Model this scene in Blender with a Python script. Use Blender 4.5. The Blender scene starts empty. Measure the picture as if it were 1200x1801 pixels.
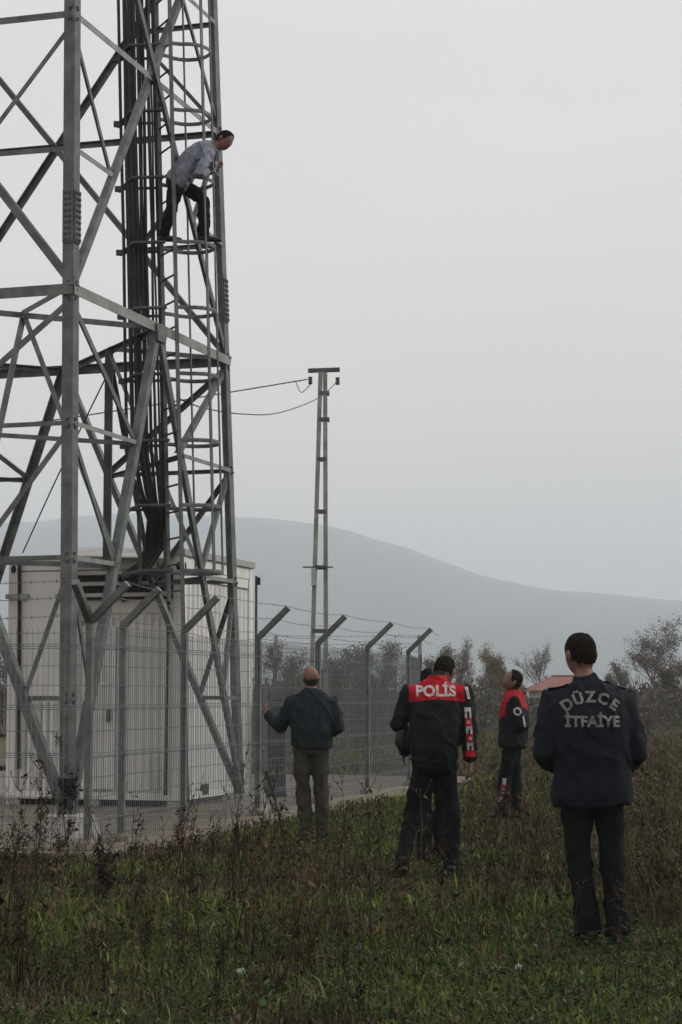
import bpy, bmesh, math, random
import numpy as np
from mathutils import Vector, Matrix, noise as mnoise
from mathutils.bvhtree import BVHTree

random.seed(7); rng = np.random.default_rng(7)
S = bpy.context.scene
COL = S.collection
V = Vector

# ------------------------------------------------------------------ camera, sky, sun
FPX = 3370.0; PITCH = math.atan(322.5 / FPX); CAM = V((0, 0, 1.43))
cd = bpy.data.cameras.new('camera'); cam = bpy.data.objects.new('camera', cd); COL.objects.link(cam)
cd.sensor_fit = 'HORIZONTAL'; cd.sensor_width = 36; cd.lens = FPX / 1200 * 36
cd.clip_start = 0.1; cd.clip_end = 14000
cam.location = CAM; cam.rotation_euler = (math.pi / 2 + PITCH, 0, 0)
S.camera = cam

SUN_AZ = math.radians(80); SUN_EL = math.radians(33)       # azimuth clockwise from +Y: ahead and to the right
w = bpy.data.worlds.new('World'); S.world = w; w.use_nodes = True
nt = w.node_tree; nt.nodes.clear()
wo = nt.nodes.new('ShaderNodeOutputWorld'); bg = nt.nodes.new('ShaderNodeBackground')
sky = nt.nodes.new('ShaderNodeTexSky'); sky.sky_type = 'NISHITA'; sky.sun_disc = False
sky.sun_elevation = SUN_EL; sky.sun_rotation = SUN_AZ; sky.dust_density = 4
tc = nt.nodes.new('ShaderNodeTexCoord'); sp = nt.nodes.new('ShaderNodeSeparateXYZ')
rp = nt.nodes.new('ShaderNodeValToRGB')
nt.links.new(tc.outputs['Generated'], sp.inputs[0])
mz = nt.nodes.new('ShaderNodeMath'); mz.operation = 'MULTIPLY_ADD'; mz.inputs[1].default_value = 1; mz.inputs[2].default_value = 0
nz = nt.nodes.new('ShaderNodeTexNoise'); nz.inputs['Scale'].default_value = 5; nz.inputs['Detail'].default_value = 5; nz.inputs['Roughness'].default_value = .45
mp = nt.nodes.new('ShaderNodeMapping'); mp.inputs['Scale'].default_value = (1, 1, 3.2)
nt.links.new(tc.outputs['Generated'], mp.inputs[0]); nt.links.new(mp.outputs[0], nz.inputs['Vector'])
ms = nt.nodes.new('ShaderNodeMath'); ms.operation = 'MULTIPLY_ADD'; ms.inputs[1].default_value = .12; ms.inputs[2].default_value = -.06
nt.links.new(nz.outputs['Fac'], ms.inputs[0])
nt.links.new(sp.outputs['Z'], mz.inputs[0]); nt.links.new(ms.outputs[0], mz.inputs[2]); nt.links.new(mz.outputs[0], rp.inputs[0])
r = rp.color_ramp; r.elements[0].position = 0.0; r.elements[0].color = (.84, .71, .61, 1)
r.elements[1].position = 1.0; r.elements[1].color = (.665, .68, .71, 1)
for p, c in ((.10, (.82, .705, .615, 1)), (.2, (.745, .685, .635, 1)), (.36, (.69, .67, .66, 1))):
    e = r.elements.new(p); e.color = c
mx = nt.nodes.new('ShaderNodeMixRGB'); mx.blend_type = 'MIX'; mx.inputs[0].default_value = .94
sc_ = nt.nodes.new('ShaderNodeMixRGB'); sc_.blend_type = 'MULTIPLY'; sc_.inputs[0].default_value = 1; sc_.inputs[2].default_value = (.09, .09, .09, 1)
nt.links.new(sky.outputs[0], sc_.inputs[1]); nt.links.new(sc_.outputs[0], mx.inputs[1]); nt.links.new(rp.outputs[0], mx.inputs[2])
cl = nt.nodes.new('ShaderNodeTexNoise'); cl.inputs['Scale'].default_value = 3.2; cl.inputs['Detail'].default_value = 6; cl.inputs['Roughness'].default_value = .5
mp2 = nt.nodes.new('ShaderNodeMapping'); mp2.inputs['Scale'].default_value = (1, 1, 4.5); nt.links.new(tc.outputs['Generated'], mp2.inputs[0]); nt.links.new(mp2.outputs[0], cl.inputs['Vector'])
cr = nt.nodes.new('ShaderNodeValToRGB'); cr.color_ramp.elements[0].position = .3; cr.color_ramp.elements[0].color = (.955, .965, .985, 1); cr.color_ramp.elements[1].position = .7; cr.color_ramp.elements[1].color = (1.045, 1.035, 1.02, 1)
nt.links.new(cl.outputs['Fac'], cr.inputs[0])
cm = nt.nodes.new('ShaderNodeMixRGB'); cm.blend_type = 'MULTIPLY'; cm.inputs[0].default_value = 1; nt.links.new(mx.outputs[0], cm.inputs[1]); nt.links.new(cr.outputs[0], cm.inputs[2])
nt.links.new(cm.outputs[0], bg.inputs[0]); bg.inputs[1].default_value = .975
nt.links.new(bg.outputs[0], wo.inputs[0])

sl = bpy.data.lights.new('sun', 'SUN'); so = bpy.data.objects.new('sun', sl); COL.objects.link(so)
sl.energy = 1.5; sl.angle = math.radians(22); sl.color = (1, .96, .9)
sdir = V((math.sin(SUN_AZ) * math.cos(SUN_EL), math.cos(SUN_AZ) * math.cos(SUN_EL), math.sin(SUN_EL)))
so.rotation_euler = sdir.to_track_quat('Z', 'Y').to_euler(); so.location = sdir * 50
S.view_settings.view_transform = 'Standard'; S.view_settings.look = 'None'
S.view_settings.exposure = 0.43; S.view_settings.gamma = 1
S.render.engine = 'CYCLES'
S.cycles.max_bounces = 6; S.cycles.diffuse_bounces = 3; S.cycles.glossy_bounces = 2
S.cycles.volume_bounces = 3; S.cycles.transparent_max_bounces = 8

# ------------------------------------------------------------------ helpers
_fw = V((0, math.cos(PITCH), math.sin(PITCH))); _up = V((0, -math.sin(PITCH), math.cos(PITCH)))
def ray(px, py): return V((1, 0, 0)) * ((px - 600) / FPX) + _up * ((900.5 - py) / FPX) + _fw
def at(px, py, Y):
    q = ray(px, py); return CAM + q * (Y / q.y)
def gnd(px, py, z=0.0):
    q = ray(px, py); return CAM + q * ((z - CAM.z) / q.z)

def tag(o, label=None, cat=None, group=None, kind=None):
    if label: o['label'] = label
    if cat: o['category'] = cat
    if group: o['group'] = group
    if kind: o['kind'] = kind
    return o
def empty(name, loc=(0, 0, 0), rz=0):
    o = bpy.data.objects.new(name, None); COL.objects.link(o); o.location = loc; o.rotation_euler = (0, 0, rz)
    o.empty_display_size = .1
    return o
def link(name, me, mat=None, parent=None):
    o = bpy.data.objects.new(name, me); COL.objects.link(o)
    if mat is not None and len(me.materials) == 0: me.materials.append(mat)
    if parent is not None: o.parent = parent
    return o

class MB:
    def __init__(s): s.v = []; s.f = []
    def add(s, vs, fs):
        n = len(s.v); s.v += [tuple(a) for a in vs]; s.f += [tuple(i + n for i in f) for f in fs]; return s
    def hexa(s, c8):
        return s.add(c8, [(0, 3, 2, 1), (4, 5, 6, 7), (0, 1, 5, 4), (1, 2, 6, 5), (2, 3, 7, 6), (3, 0, 4, 7)])
    def box(s, c, ax, ay, az):          # centre and half-axis vectors
        c, ax, ay, az = V(c), V(ax), V(ay), V(az)
        return s.hexa([c - ax - ay - az, c + ax - ay - az, c + ax + ay - az, c - ax + ay - az,
                       c - ax - ay + az, c + ax - ay + az, c + ax + ay + az, c - ax + ay + az])
    def abox(s, x0, x1, y0, y1, z0, z1):
        return s.box(((x0 + x1) / 2, (y0 + y1) / 2, (z0 + z1) / 2), ((x1 - x0) / 2, 0, 0), (0, (y1 - y0) / 2, 0), (0, 0, (z1 - z0) / 2))
    def ell(s, pts, rad, side=None, n=12, power=2.0, cap=True):
        """lofted elliptical rings along pts; rad = scalar or (a,b), a along side"""
        pts = [V(p) for p in pts]; m = len(pts); rings = []
        prev = None
        for i, p in enumerate(pts):
            d = (pts[min(i + 1, m - 1)] - pts[max(i - 1, 0)]).normalized()
            if side is not None: u = V(side)
            elif prev is not None: u = prev
            else: u = V((1, 0, 0)) if abs(d.x) < .8 else V((0, 1, 0))
            u = (u - d * u.dot(d)).normalized(); prev = u; vv = d.cross(u)
            rr = rad[i] if isinstance(rad, (list, tuple)) else rad
            a, b = rr if isinstance(rr, (list, tuple)) else (rr, rr)
            ring = []
            for k in range(n):
                t = 2 * math.pi * k / n; c_, s_ = math.cos(t), math.sin(t)
                if power != 2:
                    c_ = math.copysign(abs(c_) ** (2 / power), c_); s_ = math.copysign(abs(s_) ** (2 / power), s_)
                ring.append(p + u * a * c_ + vv * b * s_)
            rings.append(ring)
        vs = [q for rg in rings for q in rg]; fs = []
        for i in range(m - 1):
            for k in range(n):
                k2 = (k + 1) % n; fs.append((i * n + k, i * n + k2, (i + 1) * n + k2, (i + 1) * n + k))
        if cap:
            fs.append(tuple(reversed(range(n)))); fs.append(tuple((m - 1) * n + k for k in range(n)))
        return s.add(vs, fs)
    def tube(s, p, r, n=6): return s.ell(p, [r] * len(p) if not isinstance(r, (list, tuple)) else r, n=n)
    def prof(s, p0, p1, poly, a, b):     # extrude polygon (in axes a,b) from p0 to p1
        p0, p1, a, b = V(p0), V(p1), V(a), V(b); n = len(poly)
        vs = [p0 + a * x + b * y for x, y in poly] + [p1 + a * x + b * y for x, y in poly]
        d = p1 - p0
        flip = a.cross(b).dot(d) < 0
        fs = [(k, (k + 1) % n, n + (k + 1) % n, n + k) for k in range(n)] + [tuple(reversed(range(n))), tuple(range(n, 2 * n))]
        if flip: fs = [tuple(reversed(f)) for f in fs]
        return s.add(vs, fs)
    def lbar(s, p0, p1, wd, t, inward):  # angle iron: one flange in the face, the other pointing inward
        d = (V(p1) - V(p0)).normalized(); b = V(inward); b = (b - d * b.dot(d)).normalized(); a = d.cross(b)
        if a.z < 0: a = -a
        return s.prof(p0, p1, [(-wd / 2, 0), (wd / 2, 0), (wd / 2, wd * .9), (wd / 2 - t, wd * .9), (wd / 2 - t, t), (-wd / 2, t)], a, b)
    def sphere(s, c, r, nu=14, nv=9, fn=None):
        c = V(c); rx, ry, rz = r if isinstance(r, (list, tuple)) else (r, r, r)
        vs = [c + V((0, 0, -rz))]; 
        for j in range(1, nv):
            ph = -math.pi / 2 + math.pi * j / nv
            for i in range(nu):
                t = 2 * math.pi * i / nu
                vs.append(c + V((rx * math.cos(ph) * math.cos(t), ry * math.cos(ph) * math.sin(t), rz * math.sin(ph))))
        vs.append(c + V((0, 0, rz)))
        fs = [(0, 1 + (i + 1) % nu, 1 + i) for i in range(nu)]
        for j in range(nv - 2):
            for i in range(nu):
                a = 1 + j * nu + i; b = 1 + j * nu + (i + 1) % nu; fs.append((a, b, b + nu, a + nu))
        L = len(vs) - 1; o = 1 + (nv - 2) * nu
        fs += [(o + i, o + (i + 1) % nu, L) for i in range(nu)]
        if fn: vs = [fn(q) for q in vs]
        return s.add(vs, fs)
    def xf(s, M): s.v = [tuple(M @ V(q)) for q in s.v]; return s
    def mesh(s, name, smooth=False):
        me = bpy.data.meshes.new(name); me.from_pydata(s.v, [], s.f); me.update()
        if smooth: me.polygons.foreach_set('use_smooth', [True] * len(me.polygons))
        return me
    def build(s, name, mat, parent=None, smooth=False): return link(name, s.mesh(name, smooth), mat, parent)

def npmesh(name, verts, loops, starts, totals, col=None, smooth=False):
    me = bpy.data.meshes.new(name); me.vertices.add(len(verts)); me.loops.add(len(loops)); me.polygons.add(len(starts))
    me.vertices.foreach_set('co', np.ascontiguousarray(verts, dtype=np.float32).ravel())
    me.loops.foreach_set('vertex_index', np.ascontiguousarray(loops, dtype=np.int32))
    me.polygons.foreach_set('loop_start', np.ascontiguousarray(starts, dtype=np.int32))
    me.polygons.foreach_set('loop_total', np.ascontiguousarray(totals, dtype=np.int32))
    me.update(calc_edges=True)
    if col is not None:
        ca = me.color_attributes.new('tint', 'FLOAT_COLOR', 'POINT')
        c4 = np.ones((len(verts), 4), np.float32); c4[:, :3] = col; ca.data.foreach_set('color', c4.ravel())
    return me

def vnoise(x, y, scale, seed):
    g = np.random.default_rng(seed).random((128, 128)); x = np.asarray(x) / scale + 300; y = np.asarray(y) / scale + 300
    xi = np.floor(x).astype(int); yi = np.floor(y).astype(int); fx = x - xi; fy = y - yi
    fx = fx * fx * (3 - 2 * fx); fy = fy * fy * (3 - 2 * fy)
    a = g[xi % 128, yi % 128]; b = g[(xi + 1) % 128, yi % 128]; c = g[xi % 128, (yi + 1) % 128]; d = g[(xi + 1) % 128, (yi + 1) % 128]
    return (a * (1 - fx) + b * fx) * (1 - fy) + (c * (1 - fx) + d * fx) * fy

# ------------------------------------------------------------------ materials
def mat(name, c, rough=.7, c2=None, scale=8, metal=0, bump=0, bscale=None, detail=6, spec=.3, coord='Object', stretch=(1, 1, 1), lo=.35, hi=.65):
    m = bpy.data.materials.new(name); m.use_nodes = True; t = m.node_tree; b = t.nodes['Principled BSDF']
    b.inputs['Base Color'].default_value = (*c, 1); b.inputs['Roughness'].default_value = rough; b.inputs['Metallic'].default_value = metal
    b.inputs['Specular IOR Level'].default_value = spec
    co = t.nodes.new('ShaderNodeTexCoord'); mpn = t.nodes.new('ShaderNodeMapping'); mpn.inputs['Scale'].default_value = stretch
    t.links.new(co.outputs[coord], mpn.inputs[0])
    if c2:
        n = t.nodes.new('ShaderNodeTexNoise'); n.inputs['Scale'].default_value = scale; n.inputs['Detail'].default_value = detail
        t.links.new(mpn.outputs[0], n.inputs['Vector'])
        rr = t.nodes.new('ShaderNodeValToRGB'); rr.color_ramp.elements[0].position = lo; rr.color_ramp.elements[1].position = hi
        rr.color_ramp.elements[0].color = (*c, 1); rr.color_ramp.elements[1].color = (*c2, 1)
        t.links.new(n.outputs['Fac'], rr.inputs[0]); t.links.new(rr.outputs[0], b.inputs['Base Color'])
    if bump:
        n2 = t.nodes.new('ShaderNodeTexNoise'); n2.inputs['Scale'].default_value = bscale or scale; n2.inputs['Detail'].default_value = 5
        t.links.new(mpn.outputs[0], n2.inputs['Vector'])
        bp = t.nodes.new('ShaderNodeBump'); bp.inputs['Strength'].default_value = bump; bp.inputs['Distance'].default_value = .02
        t.links.new(n2.outputs['Fac'], bp.inputs['Height']); t.links.new(bp.outputs[0], b.inputs['Normal'])
    return m
def tintmat(name, rough=.75, spec=.2, trans=0.0):
    m = bpy.data.materials.new(name); m.use_nodes = True; t = m.node_tree; b = t.nodes['Principled BSDF']
    a = t.nodes.new('ShaderNodeAttribute'); a.attribute_name = 'tint'
    b.inputs['Roughness'].default_value = rough; b.inputs['Specular IOR Level'].default_value = spec
    t.links.new(a.outputs['Color'], b.inputs['Base Color'])
    if trans:
        tr = t.nodes.new('ShaderNodeBsdfTranslucent'); t.links.new(a.outputs['Color'], tr.inputs[0])
        mxs = t.nodes.new('ShaderNodeMixShader'); mxs.inputs[0].default_value = trans
        t.links.new(b.outputs[0], mxs.inputs[1]); t.links.new(tr.outputs[0], mxs.inputs[2])
        t.links.new(mxs.outputs[0], t.nodes['Material Output'].inputs[0])
    return m
M = {}
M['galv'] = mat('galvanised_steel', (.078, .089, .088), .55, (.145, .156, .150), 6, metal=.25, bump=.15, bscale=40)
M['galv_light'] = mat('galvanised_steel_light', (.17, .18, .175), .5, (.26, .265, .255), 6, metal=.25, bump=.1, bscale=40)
M['galv_dark'] = mat('weathered_steel', (.05, .055, .055), .6, (.09, .096, .092), 6, metal=.2, bump=.15, bscale=40)
M['wire'] = mat('galvanised_wire', (.12, .135, .14), .5, (.19, .205, .21), 20, metal=.3)
M['barb'] = mat('barbed_wire_steel', (.12, .125, .125), .6, (.2, .2, .2), 30, metal=.3)
M['rubber'] = mat('black_cable_rubber', (.012, .012, .013), .5, (.03, .03, .03), 5)
M['tar'] = mat('tar_coating', (.012, .012, .013), .6, (.03, .03, .03), 12)
M['shelter'] = mat('shelter_white_paint', (.42, .418, .40), .5, (.66, .662, .65), 2.6, bump=.04, bscale=3, stretch=(1, 1, .22), lo=.28, hi=.52, detail=9)
M['shelter_trim'] = mat('shelter_grey_trim', (.25, .26, .25), .6, (.33, .335, .32), 5)
M['dark'] = mat('dark_recess', (.02, .02, .02), .8, (.035, .033, .03), 6)
M['sheet'] = mat('fibre_sheet', (.30, .295, .27), .8, (.42, .41, .38), 4, bump=.2, bscale=15)
M['beige'] = mat('beige_cabinet_paint', (.36, .34, .25), .5, (.44, .42, .32), 4)
M['navy_metal'] = mat('navy_painted_metal', (.018, .026, .045), .5, (.03, .04, .065), 5)
M['concrete'] = mat('concrete', (.115, .098, .076), .9, (.215, .185, .145), 3.5, bump=.5, bscale=25, detail=9)
M['pale_concrete'] = mat('pale_concrete', (.3, .29, .27), .9, (.42, .41, .38), 7, bump=.4, bscale=25)
M['pole'] = mat('utility_pole_paint', (.17, .165, .15), .7, (.28, .275, .25), 3, bump=.1, bscale=20)
M['ceramic'] = mat('insulator_ceramic', (.06, .035, .03), .3, (.09, .06, .05), 9)
M['roof'] = mat('orange_roof_tile', (.17, .075, .055), .8, (.24, .11, .082), 3, bump=.3, bscale=8)
M['plaster'] = mat('plaster', (.38, .35, .3), .9, (.46, .43, .38), 2)
M['red_paint'] = mat('red_paint', (.3, .02, .025), .5, (.4, .05, .05), 4)
M['white_paint'] = mat('white_paint', (.6, .6, .6), .6, (.7, .7, .7), 5)
M['tyre'] = mat('tyre_rubber', (.02, .02, .02), .8, (.035, .035, .03), 9)
M['skin'] = mat('skin', (.135, .072, .053), .55, (.19, .105, .08), 22, bump=.05, bscale=60)
M['hair'] = mat('dark_hair', (.006, .0045, .0035), .9, (.016, .012, .009), 60, spec=.08, bump=.6, bscale=90, stretch=(1, 1, .3))
M['grey_hair'] = mat('greying_hair', (.016, .013, .011), .9, (.045, .04, .036), 60, bump=.5, bscale=90, spec=.08)
M['black_cloth'] = mat('black_cloth', (.0045, .005, .0055), .85, (.008, .009, .010), 10, bump=.35, bscale=16, spec=.12)
M['navy_cloth'] = mat('navy_cloth', (.0058, .0068, .0115), .8, (.010, .0115, .018), 7, bump=.35, bscale=12, spec=.15)
M['slate_cloth'] = mat('slate_cloth', (.010, .0145, .0175), .8, (.018, .024, .028), 7, bump=.35, bscale=14, spec=.15)
M['brown_cloth'] = mat('brown_grey_cloth', (.034, .031, .025), .85, (.05, .046, .038), 8, bump=.35, bscale=12, spec=.12)
M['blue_cloth'] = mat('blue_grey_shirt', (.15, .165, .21), .8, (.24, .26, .32), 9, bump=.5, bscale=14, spec=.15)
M['red_cloth'] = mat('red_cloth', (.36, .012, .02), .7, (.46, .02, .03), 9, bump=.25, bscale=14, spec=.2)
M['white_print'] = mat('white_print', (.13, .11, .115), .7, (.43, .41, .41), 55, lo=.28, hi=.5)
M['grey_print'] = mat('grey_reflective_print', (.05, .05, .05), .6, (.165, .165, .158), 60, lo=.28, hi=.5)
M['shoe'] = mat('black_leather', (.010, .010, .010), .45, (.022, .021, .02), 14)
M['grey_shoe'] = mat('worn_leather', (.03, .03, .032), .5, (.06, .06, .06), 14)
M['eye'] = mat('eye', (.05, .04, .035), .2, (.3, .3, .3), 30)
M['bark'] = mat('bark', (.085, .073, .06), .9, (.15, .13, .108), 6, bump=.6, bscale=20)  # far trees only; lightened, with haze painted into the twig colour
M['leaf'] = tintmat('leaf', .7, .2, .25)
M['grass'] = tintmat('grass_blades', .7, .2, .25)
M['dry'] = tintmat('dry_stems', .85, .1, .15)

# ------------------------------------------------------------------ ground and hills
FN = V((.658, 2.412, 0)).normalized()                     # along the fence, receding
FC = V((-1.632, 20.0, 0))
def fpost(n): return FC + V((.668, 2.412, 0)) * n
CORNER = fpost(-1)
def side_of_fence(x, y):                                  # > 0 : outside (camera / right side)
    d1 = (x - CORNER.x) * FN.y - (y - CORNER.y) * FN.x    # right of the long side
    d2 = -((x - CORNER.x) * (-FN.y) * 0 + (y - CORNER.y) * 1) * FN.y - (x - CORNER.x) * FN.x  # in front of the short side
    return np.maximum(d1, d2)

gm = bpy.data.materials.new('field_soil'); gm.use_nodes = True; t = gm.node_tree; b = t.nodes['Principled BSDF']
b.inputs['Roughness'].default_value = .95; b.inputs['Specular IOR Level'].default_value = .1
co = t.nodes.new('ShaderNodeTexCoord'); n1 = t.nodes.new('ShaderNodeTexNoise'); n1.inputs['Scale'].default_value = .9; n1.inputs['Detail'].default_value = 10; n1.inputs['Roughness'].default_value = .65
t.links.new(co.outputs['Object'], n1.inputs['Vector'])
rr = t.nodes.new('ShaderNodeValToRGB'); el = rr.color_ramp.elements
el[0].position = .3; el[0].color = (.014, .017, .006, 1); el[1].position = .72; el[1].color = (.038, .032, .016, 1)
e = el.new(.5); e.color = (.026, .027, .010, 1)
t.links.new(n1.outputs['Fac'], rr.inputs[0]); t.links.new(rr.outputs[0], b.inputs['Base Color'])
n2 = t.nodes.new('ShaderNodeTexNoise'); n2.inputs['Scale'].default_value = 14; n2.inputs['Detail'].default_value = 8
t.links.new(co.outputs['Object'], n2.inputs['Vector'])
bp = t.nodes.new('ShaderNodeBump'); bp.inputs['Strength'].default_value = .9; bp.inputs['Distance'].default_value = .06
t.links.new(n2.outputs['Fac'], bp.inputs['Height']); t.links.new(bp.outputs[0], b.inputs['Normal'])
g = MB().add([(-6400, -40, 0), (6400, -40, 0), (6400, 6700, 0), (-6400, 6700, 0)], [(0, 1, 2, 3)]).build('ground', gm)
tag(g, 'grassy field with weeds reaching to the tree line', kind='structure')

prof = [(-2200, 1100), (-1200, 1040), (-400, 975), (0, 934), (200, 922), (420, 926), (480, 929), (600, 944), (700, 974), (850, 1027), (1000, 1051), (1200, 1067), (1600, 1085), (2600, 1130), (3400, 1150)]
pxs = np.array([p[0] for p in prof], float); pys = np.array([p[1] for p in prof], float)
HD = 4000.0
vs, fs = [], []
NA, ND = 150, 26
for i in range(NA):
    px = -2200 + 5600 * i / (NA - 1)
    ridge = max(5., (1223 - np.interp(px, pxs, pys)) / FPX * HD + 1.4)
    az = (px - 600) / FPX
    for j in range(ND):
        d = 1900 + 3500 * j / (ND - 1); tt = (d - 1900) / (HD - 1900)
        h = ridge * (math.sin(min(tt, 1) * math.pi / 2) ** 1.25 if tt < 1 else max(0, 1 - (tt - 1) * 1.3))
        x, y = az * d, d
        nn = mnoise.fractal(V((x, y, 0)) / 330, 1, 2, 5) * 24 * min(1, tt * 2) * (0 if tt <= 0 else 1)
        vs.append((x, y, h * (1 if tt < 1 else 1) + nn * (.6 if abs(tt - 1) > .12 else .18) - (4 if j in (0, ND - 1) else 0)))
for i in range(NA - 1):
    for j in range(ND - 1):
        a = i * ND + j; fs.append((a, a + 1, a + ND + 1, a + ND))
fs = [tuple(reversed(f)) for f in fs]
M['hill'] = mat('wooded_hillside', (.030, .034, .026), .95, (.07, .068, .05), .007, bump=.8, bscale=.02, detail=9)
hm = MB().add(vs, fs).build('hills', M['hill'], smooth=True); tag(hm, 'long wooded hill fading into haze', kind='structure')

# concrete yard inside the fence and the apron outside it
PA = -V((FN.y, -FN.x, 0))                                  # leftwards, along the short side
def strip(name, pts, z0, z1, m):
    n = len(pts); vv = [(p.x, p.y, z0) for p in pts] + [(p.x, p.y, z1) for p in pts]
    ff = [tuple(range(n, 2 * n))] + [(k, (k + 1) % n, n + (k + 1) % n, n + k) for k in range(n)]
    return MB().add(vv, ff).build(name, m)
OUT = -PA
c0 = CORNER - FN * .16 + OUT * .16
yard = strip('yard_slab', [c0, fpost(5.4) + OUT * .16, fpost(5.4) + PA * 12, CORNER + PA * 12 - FN * .16], -.02, .05, M['concrete'])
tag(yard, kind='structure')
ap = [CORNER - FN * .42 + PA * 6, CORNER - FN * .5 + OUT * .2]
for k in range(0, 33):
    n = -1 + k * .2; ap.append(fpost(n) + OUT * (.42 + .16 * (vnoise([k * 1.], [3.], 1.7, 5)[0] - .5) + .2 * math.exp(-((n + .55) / .25) ** 2)))
ap += [fpost(5.3) + OUT * .1, CORNER - FN * .1 + OUT * .1, CORNER + PA * 6 - FN * .1]
apron = strip('concrete_apron', ap, -.03, .034, M['concrete']); tag(apron, kind='structure')

# ------------------------------------------------------------------ lattice tower
HH = 5.5
F0 = gnd(123, 1480); R0 = gnd(431, 1434); F1 = gnd(129, 508, HH); R1 = gnd(404, 636, HH)
def sq(F, R):
    d = R - F; P = V((-d.y, d.x, 0)); return F + P, R + P
L0, B0 = sq(F0, R0); L1, B1 = sq(F1, R1)
LEG = {'F': (F0, F1), 'R': (R0, R1), 'B': (B0, B1), 'L': (L0, L1)}
def leg(k, h): a, c = LEG[k]; return a + (c - a) * (h / HH)
tower = empty('lattice_tower', tuple((F0 + R0 + B0 + L0) / 4)); T_INV = -V(tower.location)
tag(tower, 'tall galvanised steel lattice tower with a man climbing inside it', 'tower')
def tpart(name, mb, m=None): mb.v = [tuple(V(q) + T_INV) for q in mb.v]; return mb.build(name, m or M['galv'], tower)
ctr = lambda h: sum((leg(k, h) for k in 'FRBL'), V((0, 0, 0))) / 4
ZTOP = 12.6
order = ['F', 'R', 'B', 'L']
for k in order:
    i = order.index(k); nx, pv = order[(i + 1) % 4], order[i - 1]
    a = (leg(nx, 0) - leg(k, 0)).normalized(); c = (leg(pv, 0) - leg(k, 0)).normalized()
    W, Tk = .125, .014
    poly = [(0, 0), (W, 0), (W, Tk), (Tk, Tk), (Tk, W), (0, W)]
    for z0, z1, m in ((.1, .16, M['pale_concrete']),):
        p = leg(k, 0); tpart('footing', MB().ell([p + V((0, 0, -.05)), p + V((0, 0, .2)), p + V((0, 0, .26))], [.34, .27, .24], n=10), M['pale_concrete'])
    tpart('leg', MB().prof(leg(k, .2), leg(k, ZTOP), poly, a, c))
    # splice plates with bolts
    for ax, an in ((a, c), (c, a)):
        out = -(an - ax * an.dot(ax)).normalized()
        p0, p1 = leg(k, 5.98), leg(k, 6.52)
        q = (p0 + p1) / 2 + ax * (W * .52) + out * .009
        up = (p1 - p0) / 2
        tpart('splice_plate', MB().box(q, ax * W * .44, out * .008, up))
        mb = MB()
        for row in range(9):
            for colm in (.27, .73):
                bpnt = p0 + (p1 - p0) * (row + .5) / 9 + ax * W * (.1 + .85 * colm) + out * .02
                mb.box(bpnt, ax * .013, out * .012, up.normalized() * .013)
        tpart('bolt_row', mb, M['galv_dark'])['kind'] = 'stuff'
        # second plate lower inside the flange
        mb = MB()
        for hb in (1.36, 1.44, 2.76, 2.84, 4.11, 4.19, 5.42, 5.5, 5.58, 8.3, 8.4, 11.2):
            mb.box(leg(k, hb) + ax * W * .45 + out * .004, ax * .014, out * .012, V((0, 0, .014)))
        tpart('bolt_row', mb, M['galv_dark'])['kind'] = 'stuff'
    dirl = (leg(k, .62) - leg(k, .22))
    tpart('tar_coat', MB().prof(leg(k, .24), leg(k, .62), [(-.004, -.004), (W + .004, -.004), (W + .004, Tk + .004), (Tk + .004, Tk + .004), (Tk + .004, W + .004), (-.004, W + .004)], a, c), M['tar'])
jit = 0
def member(p0, p1, wd, inward, name='brace', off=.0, m=None, trim=.0):
    global jit
    jit = (jit + 1) % 7
    inward = V(inward).normalized(); d = (V(p1) - V(p0)).normalized()
    o = -inward * (.004 + .0023 * jit + off)
    return tpart(name, MB().lbar(V(p0) + o + d * trim, V(p1) + o - d * trim, wd, max(.006, wd * .09), inward), m)
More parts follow.
